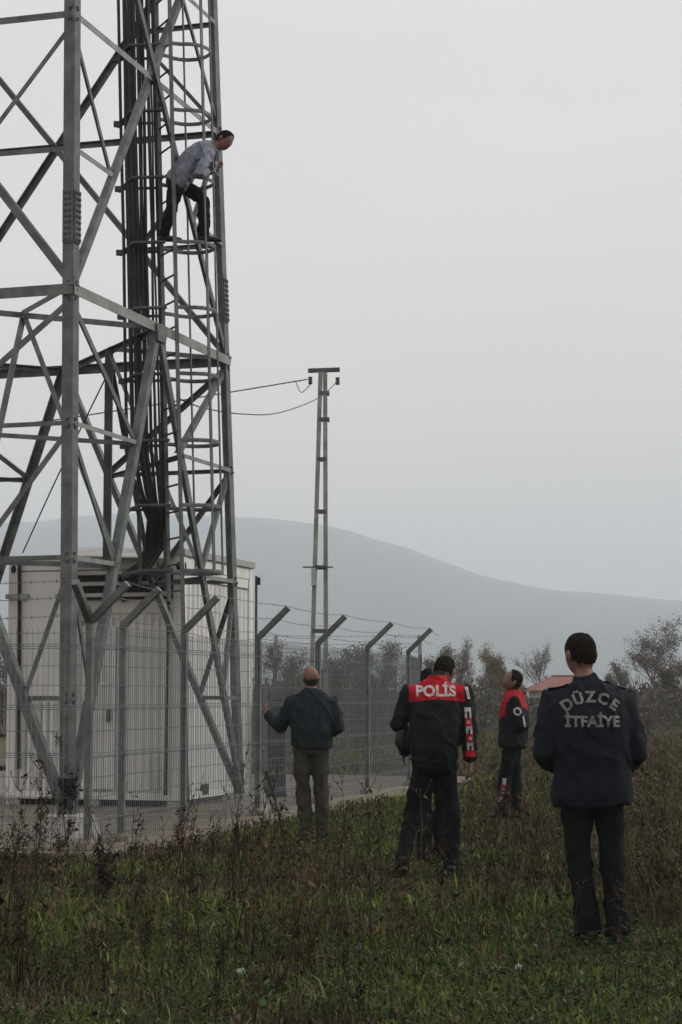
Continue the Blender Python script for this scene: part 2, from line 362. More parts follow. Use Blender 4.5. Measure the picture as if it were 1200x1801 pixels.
for a, c in (('F', 'R'), ('R', 'B'), ('B', 'L'), ('L', 'F')):
    inn = ctr(3) - (leg(a, 3) + leg(c, 3)) / 2
    mid = (leg(a, HH) + leg(c, HH)) / 2
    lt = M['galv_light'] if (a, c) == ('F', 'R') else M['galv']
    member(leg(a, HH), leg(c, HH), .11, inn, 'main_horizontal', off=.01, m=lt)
    K = {}
    for g_ in (a, c):
        foot = leg(g_, .12)
        member(mid, foot, .098, inn, 'knee_brace')
        K[g_] = lambda h, foot=foot: foot + (mid - foot) * ((h - .12) / (HH - .12))
        for h in (1.4, 2.8, 4.15):
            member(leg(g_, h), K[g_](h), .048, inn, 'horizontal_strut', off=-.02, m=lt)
        for h1, h0, ww in ((2.8, 1.4, .05), (4.15, 2.8, .058), (5.42, 4.15, .065)):
            member(leg(g_, h1), K[g_](h0), ww, inn, 'diagonal_strut', off=-.035)
    d1 = (leg(c, HH) - leg(a, HH)).normalized(); i1 = inn.normalized()
    tpart('gusset_plate', MB().prof(mid - i1 * .028, mid - i1 * .038, [(-.16, .04), (.16, .04), (.11, -.15), (-.11, -.15)], d1, V((0, 0, 1))))
    # crossed panel above
    H2 = 11.2
    X = {}
    for g_, o_ in ((a, c), (c, a)):
        p0, p1 = leg(g_, HH + .02), leg(o_, H2)
        member(p0, p1, .08, inn, 'cross_brace', off=.0 if g_ == a else -.03)
        X[g_] = lambda h, p0=p0, p1=p1: p0 + (p1 - p0) * ((h - p0.z) / (p1.z - p0.z))
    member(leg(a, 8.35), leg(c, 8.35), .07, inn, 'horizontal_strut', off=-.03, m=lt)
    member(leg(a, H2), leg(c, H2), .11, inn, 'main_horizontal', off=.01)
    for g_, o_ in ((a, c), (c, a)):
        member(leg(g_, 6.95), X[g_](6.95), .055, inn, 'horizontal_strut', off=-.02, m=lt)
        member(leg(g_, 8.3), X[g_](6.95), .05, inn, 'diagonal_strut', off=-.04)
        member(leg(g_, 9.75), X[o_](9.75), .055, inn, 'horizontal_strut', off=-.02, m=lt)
        member(leg(g_, 8.4), X[o_](9.75), .05, inn, 'diagonal_strut', off=-.04)
# plan bracing at the main level, hips down to the knees
mids = {}
for a, c in (('F', 'R'), ('R', 'B'), ('B', 'L'), ('L', 'F')): mids[a + c] = (leg(a, HH) + leg(c, HH)) / 2
def midof(a, c): return mids.get(a + c) or mids.get(c + a)
def kpt(g_, a, c, h):
    foot = leg(g_, .12); mid = midof(a, c); return foot + (mid - foot) * ((h - .12) / (HH - .12))
for i, k in enumerate(order):
    nx, pv = order[(i + 1) % 4], order[i - 1]
    m1, m2 = midof(k, nx), midof(k, pv)
    hip = (m1 + m2) / 2
    member(m1, m2, .07, (0, 0, -1), 'plan_brace', off=.02)
    member(leg(k, HH), hip, .065, (0, 0, -1), 'plan_brace', off=.04)
    inn = ctr(3) - leg(k, 3)
    member(hip, kpt(k, k, nx, 2.8), .056, inn, 'hip_brace')
    member(hip, kpt(k, k, pv, 2.8), .056, inn, 'hip_brace', off=-.01)
    member(kpt(k, k, nx, 2.8), kpt(k, k, pv, 2.8), .06, (0, 0, -1), 'hip_brace')
    member(kpt(k, k, nx, 4.15), kpt(k, k, pv, 4.15), .055, (0, 0, -1), 'hip_brace')
    if k == 'R':
        tpart('hip_post', MB().box((hip + V((0, 0, hip.z - 2.6))) / 2 + V((hip.x, hip.y, 0)) / 2, (.045, .0, 0), (0, .045, 0), (0, 0, 1.3)), M['galv_dark'])

# ------------------------------------------------------------------ caged ladder and cables
LEAN = -.03
def lad(x, y, z): return V((x + LEAN * (z - 5.0), y, z))
ladder = empty('caged_ladder', (-1.95, 21.6, 0)); tag(ladder, 'steel ladder with round safety cage hoops inside the tower', 'ladder')
LI = -V(ladder.location)
def lpart(name, mb, m): mb.v = [tuple(V(q) + LI) for q in mb.v]; return mb.build(name, m, ladder)
RA, RB_ = (-2.03, 21.80), (-1.845, 21.42)
for q in (RA, RB_):
    z_ = 2.5 if q is RA else .1
    lpart('rail', MB().box((lad(*q, z_) + lad(*q, ZTOP)) / 2, (.02, .008, 0), (-.004, .012, 0), (lad(*q, ZTOP) - lad(*q, z_)) / 2), M['galv'])
z = 2.6
while z < ZTOP:
    lpart('rung', MB().tube([lad(*RA, z), lad(*RB_, z)], .012, 6), M['galv_dark']); z += .3
lm = V(((RA[0] + RB_[0]) / 2, (RA[1] + RB_[1]) / 2, 0)); ln = V((.90, .436, 0)); lu = V((-.436, .90, 0))
HOOPZ = [2.82, 3.56, 4.30, 5.06, 5.82, 6.58, 7.34, 8.12, 8.9, 9.7, 10.5, 11.3]
RAD = .27
for z in HOOPZ:
    pts = []
    for k in range(15):
        a = math.radians(-148 + 296 * k / 14)
        q = lm + ln * (RAD * 1.05 + RAD * math.cos(a)) + lu * (RAD * 1.05 * math.sin(a))
        pts.append(lad(q.x, q.y, z))
    pts[0] = lad(*RB_, z); pts[-1] = lad(*RA, z)
    lpart('cage_hoop', MB().ell(pts, [(.006, .026)] * len(pts), n=6, side=None), M['galv'])
for a in (-75, -25, 25, 75):
    a = math.radians(a); q = lm + ln * (RAD * 1.05 + RAD * math.cos(a)) + lu * (RAD * 1.05 * math.sin(a))
    lpart('cage_strap', MB().tube([lad(q.x, q.y, 2.8), lad(q.x, q.y, 7), lad(q.x, q.y, 11.4)], .013, 5), M['galv'])
tray = empty('cable_rack', (-2.3, 21.7, 0)); tag(tray, 'steel rack brackets holding the black cables beside the ladder', 'cable rack')
for z in HOOPZ:
    mb = MB()
    A_, B_, C_ = lad(-2.50, 22.0, z), lad(-2.32, 21.50, z), lad(-1.96, 21.46, z)
    mb.ell([A_ + V((-.04, .1, 0)), A_, B_, C_], [(.02, .03)] * 4, n=6, side=(0, 0, 1))
    mb.ell([A_, lad(-2.1, 21.95, z)], [(.018, .022)] * 2, n=6, side=(0, 0, 1))
    mb.box(A_ + V((-.03, 0, 0)), (.05, 0, 0), (0, .03, 0), (0, 0, .03))
    mb.v = [tuple(V(q) - V(tray.location)) for q in mb.v]; mb.build('bracket', M['galv_dark'], tray)
for q in ((-2.38, 22.02), (-2.08, 21.98)):
    mb = MB().box((lad(*q, 2.7) + lad(*q, ZTOP)) / 2, (.02, 0, 0), (0, .02, 0), (lad(*q, ZTOP) - lad(*q, 2.7)) / 2)
    mb.v = [tuple(V(q2) - V(tray.location)) for q2 in mb.v]; mb.build('side_rail', M['galv_dark'], tray)
cab = empty('cable_bundle', (-2.3, 21.7, 0)); tag(cab, 'thick bundle of black antenna cables running down the tower', 'cables')
random.seed(3)
for k in range(16):
    u = (k % 8) / 7; rowd = k // 8
    x = -2.40 + .31 * u ** 1.3 + random.uniform(-.018, .018); y = 21.62 + .16 * rowd + random.uniform(-.03, .03)
    if k in (0, 9): x -= .05
    rr_ = random.choice((.013, .016, .019, .022))
    top = [lad(x + random.uniform(-.012, .012), y, zz) for zz in (ZTOP, 11, 9.4, 8, 6.6, 5.2, 4.2)]
    tx = -2.10 + (x + 2.25) * .45
    bend = [V((tx * .5 + x * .5 + .02, y, 3.7)), V((tx, y + .1, 3.42)), V((tx - .06, y + .45, 3.12)), V((tx - .22, y + 1.0, 2.98)), V((tx - .45 - .03 * (k % 5), y + 1.75, 2.93 - .02 * (k % 6))), V((tx - .5 - .03 * (k % 5), y + 2.4, 2.9 - .02 * (k % 6)))]
    mb = MB().tube(top + bend, rr_, 7); mb.v = [tuple(V(q) - V(cab.location)) for q in mb.v]
    mb.build('cable', M['rubber'], cab, smooth=True)

# ------------------------------------------------------------------ equipment shelter
E1 = V((.287, .958, 0)).normalized(); E2 = V((-E1.y, E1.x, 0)); NC = V((-1.97, 23.9, 0)); WL, WR = 2.40, 2.62; ZB, ZT = .13, 3.17
she = empty('equipment_shelter', tuple(NC + E1 * WR / 2 + E2 * WL / 2)); tag(she, 'white corrugated equipment shelter standing behind the tower', 'shelter')
def sh(name, mb, m, par=None):
    mb.v = [tuple(V(q) - V(she.location)) for q in mb.v]; return mb.build(name, m, par or she)
def sbox(u0, u1, v0, v1, z0, z1):           # u along E2 (left face), v along E1 (right face)
    c = NC + E2 * (u0 + u1) / 2 + E1 * (v0 + v1) / 2 + V((0, 0, (z0 + z1) / 2))
    return MB().box(c, E2 * (u1 - u0) / 2, E1 * (v1 - v0) / 2, V((0, 0, (z1 - z0) / 2)))
def corr(o, e, nrm, w0, w1, z0, z1, pitch=.1, dep=.028):
    vs, fs = [], []; x = w0; k = 0; pr = [(0, 0), (.3, 0), (.5, dep), (.8, dep)]
    xs = []
    while x < w1 - 1e-4:
        for f_, dd in pr:
            if x + f_ * pitch < w1: xs.append((x + f_ * pitch, dd))
        x += pitch
    xs.append((w1, 0))
    for xx, dd in xs:
        p = o + e * xx - nrm * dd; vs += [p + V((0, 0, z0)), p + V((0, 0, z1))]
    for i in range(len(xs) - 1): fs.append((2 * i, 2 * i + 2, 2 * i + 3, 2 * i + 1))
    return MB().add(vs, fs)
sh('core', sbox(.06, WL - .06, .06, WR - .06, ZB, ZT - .02), M['shelter'])
sh('skid', sbox(.1, WL - .1, .1, WR - .1, 0.0, ZB), M['dark'])
for u in (0, WL / 2 - .1, WL - .2):
    sh('skid_block', sbox(u + .02, u + .2, .02, .2, .0, ZB - .01), M['pale_concrete'])
sh('wall_panel', corr(NC + E1 * .02, E2, -E1, .13, 1.62, .24, 2.42, .105, .045), M['shelter'])
sh('wall_panel', corr(NC + E2 * .02, E1, -E2, .13, WR - .13, .24, 2.86, .16, .035), M['shelter'])
sh('wall_panel', corr(NC + E1 * .02, E2, -E1, 1.66, WL - .13, .24, 1.35, .105, .04), M['shelter'])
sh('upper_panel', sbox(1.66, WL - .13, .012, .07, 1.42, 3.0), M['shelter'])
sh('upper_panel', sbox(.13, 1.62, .02, .07, 2.46, 2.62), M['shelter'])
sh('upper_panel', sbox(.02, .07, .13, WR - .13, 2.89, 3.02), M['shelter'])
for u, v_ in ((0, 0), (WL - .13, 0), (0, WR - .13), (WL - .13, WR - .13)):
    pst = sh('corner_post', sbox(u, u + .13, v_, v_ + .13, ZB, ZT), M['shelter'])
for u in (.065, WL - .065):
    c = NC + E2 * u + V((0, 0, ZT - .13)) - E1 * .004
    sh('casting_hole', MB().ell([c, c + E1 * .02], [(.035, .055)] * 2, n=10, side=E2), M['dark'])
c = NC + E1 * .07 + V((0, 0, ZT - .13)) - E2 * .004
sh('casting_hole', MB().ell([c, c + E2 * .02], [(.03, .055)] * 2, n=10, side=E1), M['dark'])
sh('top_rail', sbox(.13, WL - .13, .008, .08, 3.02, ZT - .006), M['shelter'])
sh('top_rail', sbox(.008, .08, .13, WR - .13, 3.02, ZT - .006), M['shelter'])
sh('bottom_rail', sbox(.13, WL - .13, .01, .09, ZB, .22), M['shelter'])
sh('bottom_rail', sbox(.01, .09, .13, WR - .13, ZB, .22), M['shelter'])
sh('vent', sbox(-.004, .03, .75, .95, .17, .30), M['dark'])
sh('roof_edge', sbox(-.03, .12, -.02, WR + .02, ZT + .003, ZT + .085), M['shelter_trim'])
sh('roof_edge', sbox(.123, WL + .02, -.02, .1, ZT + .003, ZT + .04), M['shelter_trim'])
sh('roof', sbox(.02, WL, .02, WR, ZT - .004, ZT + .02), M['shelter_trim'])
sh('cable_entry', sbox(.16, 1.5, -.004, .05, 2.64, 3.0), M['dark'])
# sloping sheet canopy above the entry, with trays under it
cA = NC + E2 * .12 + V((0, 0, 3.10)) - E1 * .42; cB = NC + E2 * 1.52 + V((0, 0, 3.16)) - E1 * .40
cC = NC + E2 * 1.5 + V((0, 0, 3.30)) + E1 * .2; cD = NC + E2 * .12 + V((0, 0, 3.27)) + E1 * .2
mb = MB(); up3 = V((0, 0, .018)); mb.hexa([cA, cB, cC, cD, cA + up3, cB + up3, cC + up3, cD + up3]); sh('canopy', mb, M['sheet'])
for zz, d0, u1 in ((2.93, -.3, 1.5), (2.80, -.24, 1.35), (2.655, -.28, 1.62)):
    sh('cable_tray', sbox(-.32 if zz > 2.9 else .1, u1, d0, d0 + .12, zz, zz + .045), M['sheet'])
for u in (.2, .8, 1.4):
    sh('canopy_bracket', MB().tube([NC + E2 * u + V((0, 0, 2.6)), NC + E2 * u - E1 * .36 + V((0, 0, 3.06))], .018, 5), M['galv_dark'])
sh('conduit', sbox(WL - .3, WL + .02, -.05, -.012, 2.66, 2.72), M['shelter_trim'])
sh('downpipe', MB().tube([NC + E2 * (WL - .2) - E1 * .03 + V((0, 0, .5)), NC + E2 * (WL - .16) - E1 * .03 + V((0, 0, ZT))], .024, 7), M['dark'])
sh('downpipe', MB().tube([NC + E2 * .2 - E1 * .04 + V((0, 0, .2)), NC + E2 * .18 - E1 * .04 + V((0, 0, 2.6))], .02, 7), M['dark'])
dr = sh('door', corr(NC - E1 * .018, E2, -E1, .9, 1.58, .26, 2.3, .085, .022), M['shelter'])
sh('door_sign', sbox(1.02, 1.22, -.028, -.018, 1.56, 1.6), M['white_paint'], dr)
sh('handle', sbox(.96, 1.0, -.06, -.018, 1.1, 1.26), M['galv_dark'], dr)
# notice plate on the shelter wall
sh('notice_plate', sbox(1.28, 1.44, -.02, -.012, 2.36, 2.56), M['shelter_trim'])

# thin rod beside the shelter, cabinets behind the fence
rod = empty('thin_mast', tuple(at(450, 1223, 25.6))); rod.location.z = 0
b0 = V(rod.location)
MB().tube([V((0, 0, 0)), V((0, 0, 3.02))], [.022, .018], 7).build('mast_tube', M['galv_dark'], rod)
MB().box((.03, 0, 2.95), (.025, 0, 0), (0, .02, 0), (0, 0, .05)).build('lamp_head', M['dark'], rod)
MB().abox(-.06, .06, -.06, .06, 0, .06).build('base_plate', M['galv_dark'], rod)
tag(rod, 'thin dark mast with a small fitting on top beside the shelter corner', 'mast')
cb = empty('equipment_cabinet', tuple(gnd(4, 1408, .05)))
MB().abox(-.5, .22, 0, .5, .46, .83).build('body', M['beige'], cb)
MB().abox(-.54, .25, -.04, .54, .835, .87).build('lid', M['dark'], cb)
for x in (-.46, -.14, .18): MB().abox(x - .025, x + .025, .02, .07, 0, .456).build('leg', M['navy_metal'], cb)
for x in (-.46, .18): MB().abox(x - .025, x + .025, .43, .48, 0, .456).build('leg', M['navy_metal'], cb)
MB().abox(-.42, .14, .03, .06, .40, .44).build('crossbar', M['dark'], cb)
MB().abox(-.12, -.06, -.006, -.001, .6, .68).build('mark', M['dark'], cb)
tag(cb, 'beige metal box on dark legs beside the shelter at the left edge', 'cabinet')
bc = empty('metal_cabinet', tuple(gnd(485, 1402, .05)))
MB().abox(-.11, .13, 0, .4, .04, .72).build('lower_door', M['navy_metal'], bc)
MB().abox(-.11, .13, 0, .4, .73, 1.28).build('upper_door', M['navy_metal'], bc)
MB().abox(-.14, .15, -.02, .42, 1.285, 1.33).build('top', M['galv_dark'], bc)
MB().abox(-.155, -.118, -.03, .02, 0, 1.62).build('frame_post', M['wire'], bc)
for zz in (.12, .30, .42, .70, 1.12): MB().abox(-.11, .13, -.012, -.002, zz, zz + .02).build('trim_strip', M['galv'], bc)
MB().abox(-.12, .14, 0, .41, 0, .038).build('plinth', M['dark'], bc)
tag(bc, 'narrow navy metal cabinet standing inside the fence near the balding man', 'cabinet')

# ------------------------------------------------------------------ fence with barbed wire
fence = empty('wire_fence', tuple(CORNER)); tag(fence, 'welded mesh security fence with angled posts and barbed wire round the yard', 'fence')
FI = -V(fence.location)
BEND = 2.12
def fp(name, mb, m, par=None):
    mb.v = [tuple(V(q) + FI) for q in mb.v]; return mb.build(name, m, par or fence)
AV = .36
def post(p, outs, base=True):
    p = V((p.x, p.y, 0))
    o = outs[0]; s_ = V((-o.y, o.x, 0))
    pm = fp('post', MB().prof(p + V((0, 0, 0)), p + V((0, 0, BEND)), [(-.03, -.03), (.03, -.03), (.03, .03), (-.03, .03)], o, s_), M['galv'])
    for o in outs:
        s_ = V((-o.y, o.x, 0)); d = (o * AV + V((0, 0, AV * .95))); dn = d.normalized(); pr = dn.cross(s_)
        fp('arm', MB().prof(p + V((0, 0, BEND - .02)) , p + V((0, 0, BEND - .02)) + d, [(-.032, -.031), (.032, -.031), (.032, .031), (-.032, .031)], s_, pr), M['galv'], pm)
        e = p + V((0, 0, BEND - .02)) + d
        fp('end_cap', MB().prof(e, e + dn * .006, [(-.033, -.033), (.033, -.033), (.033, .033), (-.033, .033)], s_, pr), M['wire'], pm)
    if base: fp('post_base', MB().ell([p + V((0, 0, .0)), p + V((0, 0, .1)), p + V((0, 0, .13))], [.12, .10, .05], n=8), M['concrete'], pm)
    return pm
def mesh_panel(Lp):
    mb = MB(); r_ = .0027; z0, z1 = .08, 2.05; n = int(Lp / .055)
    bends = [.28, .30, .32, .86, .88, .90, 1.30, 1.32, 1.34, 1.86, 1.88, 1.90]
    zz = [z0] + bends + [z1]; yy = [0] + [(-.03 if i % 3 == 1 else 0) for i in range(len(bends))] + [0]
    for i in range(n + 1):
        x = .03 + (Lp - .06) * i / n
        pts = [V((x, y, z)) for z, y in zip(zz, yy)]
        vs, fs = [], []
        for q in pts: vs += [q + V((-r_, -r_, 0)), q + V((r_, -r_, 0)), q + V((0, r_ * 1.3, 0))]
        for k in range(len(pts) - 1):
            for e in range(3): fs.append((k * 3 + e, k * 3 + (e + 1) % 3, k * 3 + 3 + (e + 1) % 3, k * 3 + 3 + e))
        mb.add(vs, fs)
    for z, y in [(.08, 0), (.28, 0), (.30, -.03), (.32, 0), (.5, 0), (.68, 0), (.86, 0), (.88, -.03), (.90, 0), (1.1, 0), (1.30, 0), (1.32, -.03), (1.34, 0), (1.52, 0), (1.70, 0), (1.86, 0), (1.88, -.03), (1.90, 0), (2.0, 0)]:
        mb.box((Lp / 2, y + .004, z), (Lp / 2 - .03, 0, 0), (0, r_, 0), (0, 0, r_ * 1.2))
    return mb.mesh('mesh_panel')
PM = {}
def panel(p, q):
    d = q - p; L = round(d.length, 2)
    if L not in PM: PM[L] = mesh_panel(L); PM[L].materials.append(M['wire'])
    o = link('mesh_panel', PM[L], None, fence); o.location = V((p.x, p.y, 0)) + FI; o.rotation_euler = (0, 0, math.atan2(d.y, d.x))
def barb(pts, name='barbed_wire'):
    mb = MB(); random.seed(len(pts) * 7 + int(pts[0].z * 100))
    for a, c in zip(pts[:-1], pts[1:]):
        n = 14; sag = random.uniform(.01, .05)
        q = [a + (c - a) * k / n + V((0, 0, -sag * 4 * (k / n) * (1 - k / n) + random.uniform(-.004, .004))) for k in range(n + 1)]
        mb.tube(q, .0032, 4)
        L = (c - a).length; m_ = int(L / .12); d = (c - a).normalized()
        for k in range(m_):
            s_ = (k + .5) / m_; pnt = a + (c - a) * s_ + V((0, 0, -sag * 4 * s_ * (1 - s_)))
            for ang in (random.uniform(0, 3.1), random.uniform(0, 3.1)):
                v_ = V((0, 0, math.cos(ang))) + d.cross(V((0, 0, 1))) * math.sin(ang)
                mb.add([pnt - v_ * .02 - d * .003, pnt - v_ * .02 + d * .003, pnt + v_ * .02 + d * .003, pnt + v_ * .02 - d * .003], [(0, 1, 2, 3)])
    fp(name, mb, M['barb'])
OUTF = -FN                                                   # outward of the short (camera-facing) side
long_posts = [fpost(n) for n in (-1, 0, 1, 2, 3, 4)] + [V((1.36, 33.0, 0))]
post(long_posts[0], [OUT, OUTF])
for p in long_posts[1:-1]: post(p, [OUT])
post(long_posts[-1], [V((0, 1, 0))])
post(V((-2.09, 18.42, 0)), [OUT])
short_posts = [CORNER + PA * 2.5, CORNER + PA * 5.0]
for p in short_posts: post(p, [OUTF])
back = [V((1.36 - 2.49 * k, 33.0 + .05 * k, 0)) for k in range(1, 5)]
for p in back: post(p, [V((0, 1, 0))])
for a, c in zip(long_posts[:-1], long_posts[1:]): panel(a, c)
for a, c in zip([CORNER] + short_posts[:-1], short_posts): panel(a, c)
for a, c in zip([long_posts[-1]] + back[:-1], back): panel(a, c)
for fr in (.12, .55, .96):
    h = lambda p, o: V((p.x, p.y, BEND - .02)) + (o * AV + V((0, 0, AV * .95))) * fr
    barb([h(p, OUT) + V((0, 0, .035)) for p in long_posts])
    barb([h(CORNER, OUTF) + V((0, 0, .035))] + [h(p, OUTF) + V((0, 0, .035)) for p in short_posts])
    barb([h(long_posts[-1], V((0, 1, 0))) + V((0, 0, .035))] + [h(p, V((0, 1, 0))) + V((0, 0, .035)) for p in back])
barb([V((p.x, p.y, 2.09)) for p in long_posts])

# ------------------------------------------------------------------ utility pole, lines, rope
UD = 48.0
pb = at(560, 1223, UD); pb.z = 0
up_ = empty('utility_pole', tuple(pb)); tag(up_, 'slim two legged utility pole with short crossarm behind the fence', 'utility pole')
UI = -V(up_.location)
def ul(name, mb, m): mb.v = [tuple(V(q) + UI) for q in mb.v]; return mb.build(name, m, up_)
topL, topR = at(564, 655, UD), at(572, 655, UD); btL, btR = at(546, 1223, UD), at(574, 1223, UD)
btL.z = btR.z = 0; btL.x -= .02
for a, c in ((btL, topL), (btR, topR)):
    ul('pole_leg', MB().prof(a, c, [(-.055, -.07), (.055, -.07), (.055, .07), (-.055, .07)], V((1, 0, 0)), V((0, 1, 0))), M['pole'])
for y in (692, 738, 808, 900, 998, 1110, 1180):
    zc = at(565, y, UD).z; f_ = zc / topL.z
    a = btL + (topL - btL) * f_; c = btR + (topR - btR) * f_; ext = .11 if y < 750 else .02
    ul('spacer', MB().abox(a.x - .02, c.x + ext, a.y - .08, a.y + .08, zc - .05, zc + .05), M['galv_dark'])
zc = at(565, 652, UD).z
ul('crossarm', MB().box((at(542, 652, UD) + at(598, 650, UD)) / 2, (at(598, 650, UD) - at(542, 652, UD)) / 2, (0, .06, 0), (0, 0, .05)), M['galv_dark'])
ul('step_arm', MB().box((at(533, 998, UD) + at(586, 998, UD)) / 2 - V((0, .1, 0)), (at(586, 998, UD) - at(533, 998, UD)) / 2, (0, .02, 0), (0, 0, .018)), M['galv_dark'])
for px, py in ((546, 663), (594, 664)):
    c = at(px, py, UD); mb = MB()
    for k in range(4): mb.ell([c + V((0, 0, -.05 * k)), c + V((0, 0, -.05 * k - .035))], [.06, .045], n=8)
    ul('insulator', mb, M['ceramic'])
ul('fuse_box', MB().box(at(552, 1015, UD) - V((0, .12, 0)), (.06, 0, 0), (0, .06, 0), (0, 0, .22)), M['pale_concrete'])
def wire(name, pts, r_, m, label, cat, n=30):
    P = [V(p) for p in pts]; q = []
    for i in range(len(P) - 1):
        p0 = P[max(i - 1, 0)]; p1 = P[i]; p2 = P[i + 1]; p3 = P[min(i + 2, len(P) - 1)]
        for k in range(n):
            s_ = k / n
            q.append(.5 * ((2 * p1) + (p2 - p0) * s_ + (2 * p0 - 5 * p1 + 4 * p2 - p3) * s_ ** 2 + (3 * p1 - p0 - 3 * p2 + p3) * s_ ** 3))
    q.append(P[-1]); o = P[0]
    ob = MB().tube([a - o for a in q], r_, 5).build(name, m); ob.location = o; return tag(ob, label, cat)
wire('power_line', [at(541, 667, UD), at(415, 688, 47), at(200, 723, 45.5), at(0, 749, 44), at(-500, 790, 41)], .016, M['rubber'], 'upper black power line stretching left from the utility pole', 'cable', 12)
wire('power_line', [at(596, 668, UD), at(560, 700, 45), at(490, 726, 39), at(425, 728, 34), at(360, 718, 28), at(312, 700, 21.7)], .011, M['rubber'], 'sagging service cable from the utility pole to the tower ladder', 'cable', 10)
wire('jumper_wire', [at(520, 670, UD), at(530, 690, UD - .2), at(546, 676, UD - .1)], .011, M['rubber'], 'short loose jumper wire hanging under the crossarm', 'cable', 8)
wire('guy_rope', [at(188, 660, 22.1), at(105, 830, 23.2), at(40, 972, 24.4)], .009, M['rubber'], 'thin rope running from the tower down to the shelter corner', 'rope', 8)

# ------------------------------------------------------------------ people
DG = bpy.context.evaluated_depsgraph_get
def remesh(mb, voxel, smooth=4, wr=0.0, wscale=9.0, seed=0, factor=.5):
    me = mb.mesh('tmp'); bm = bmesh.new(); bm.from_mesh(me); bmesh.ops.recalc_face_normals(bm, faces=bm.faces); bm.to_mesh(me); bm.free()
    o = bpy.data.objects.new('tmp', me); COL.objects.link(o)
    m1 = o.modifiers.new('r', 'REMESH'); m1.mode = 'VOXEL'; m1.voxel_size = voxel; m1.use_smooth_shade = True
    if smooth:
        m2 = o.modifiers.new('s', 'SMOOTH'); m2.iterations = smooth; m2.factor = factor
    dg = DG(); out = bpy.data.meshes.new_from_object(o.evaluated_get(dg)); bpy.data.objects.remove(o); bpy.data.meshes.remove(me)
    if wr:
        n = len(out.vertices); co = np.empty(n * 3, np.float32); out.vertices.foreach_get('co', co); co = co.reshape(-1, 3)
        no = np.array([v.normal for v in out.vertices])
        amp = np.empty(n)
        for i, (x, y, z) in enumerate(co):
            q = V((x * wscale * 1.1 + seed + z * 2.5, y * wscale * 1.1, z * wscale * .55))
            a = mnoise.noise(q); c = mnoise.noise(V((x * 17 - z * 6, y * 17, z * 9 + x * 8 + seed)))
            amp[i] = ((1 - min(1, abs(a) * 3.2)) ** 1.5) * .75 - .15 + c * .4
        co += (no * (amp * wr)[:, None]).astype(np.float32)
        out.vertices.foreach_set('co', co.ravel()); out.update()
    out.polygons.foreach_set('use_smooth', [True] * len(out.polygons))
    return out
def headfn(q):
    x, y, z = q
    k_ = (abs(x) ** 2.4 + abs(y) ** 2.4 + abs(z) ** 2.4) ** (-1 / 2.4); x, y, z = x * k_, y * k_, z * k_
    if z < 0: x *= 1 - .26 * (-z) ** 1.3; y = y * (1 - .10 * (-z)) + .05 * (-z)
    if y > .6: y = .6 + (y - .6) * .82
    y += .30 * math.exp(-(x / .15) ** 2 - ((z + .17) / .15) ** 2) * (1 if y > 0 else 0)
    y += .12 * math.exp(-(x / .10) ** 2 - ((z - .0) / .18) ** 2) * (1 if y > 0 else 0)
    for s_ in (-1, 1): y -= .11 * math.exp(-((x - s_ * .40) / .2) ** 2 - ((z - .06) / .10) ** 2) * (1 if y > 0 else 0)
    y += .07 * math.exp(-((x) / .5) ** 2 - ((z - .26) / .10) ** 2) * (1 if y > 0 else 0)
    y += .09 * math.exp(-(x / .25) ** 2 - ((z + .50) / .09) ** 2) * (1 if y > 0 else 0)
    y += .10 * math.exp(-(x / .3) ** 2 - ((z + .88) / .14) ** 2) * (1 if y > 0 else 0)
    return V((x, y, z))
HR = (.077, .096, .115)
def frame(f, u):
    f = V(f).normalized(); u = V(u); u = (u - f * u.dot(f)).normalized(); r_ = f.cross(u); return Matrix((r_, f, u)).transposed()
def head_parts(mb, c, Rm, neck, k=1.0):
    def fn(q): q = headfn(q); return V(c) + Rm @ V((q.x * HR[0], q.y * HR[1], q.z * HR[2])) * k
    mb.sphere((0, 0, 0), 1, 30, 22, fn)
    for s_ in (-1, 1):
        mb.sphere((0, 0, 0), 1, 10, 8, lambda q: V(c) + Rm @ V((s_ * .082 + q.x * .012 + s_ * q.z * .004, -.016 + q.y * .020 - abs(q.x) * .006, -.006 + q.z * .033)) * k)
    up = V(c) + Rm @ V((0, -.018, -.06)); n = V(neck)
    mb.ell([up, (up + n) / 2, n, n + (n - up).normalized() * .06], [.058, .056, .062, .07], n=14)
def hair_mesh(c, Rm, k=1.0, bald=False, long=0.0):
    mb = MB()
    def fn(q):
        x, y, z = q
        nz_ = mnoise.noise(V((x, y, z)) * 6) * .03 + mnoise.noise(V((x, y, z)) * 16) * .035
        sc = 1.07 + nz_ - .03 * max(0, -z)
        face = y - (.30 + .55 * z) if z < .72 else y - .9               # in front of the hairline
        low = (-.44 + .16 * x * x - long - z + .10 * mnoise.noise(V((x * 9, y * 9, 1)))) if y < .1 else (-.30 - z + .08 * mnoise.noise(V((x * 9, y * 9, 1))))
        side = (abs(x) > .75 and z < -.05 and y > -.12)
        if face > 0 and z < .72: sc = .80
        if low > 0: sc = .78
        if side: sc = .85
        if bald and (z > .10 + .12 * (-y) + .16 * mnoise.noise(V((x * 5, y * 5, z * 3)))): sc = .82
        elif bald: sc -= .035
        h = headfn(q); return V(c) + Rm @ V((h.x * HR[0] * sc, h.y * HR[1] * sc, h.z * HR[2] * sc)) * k
    mb.sphere((0, 0, 0), 1, 60, 44, fn)
    return mb.mesh('hair', True)
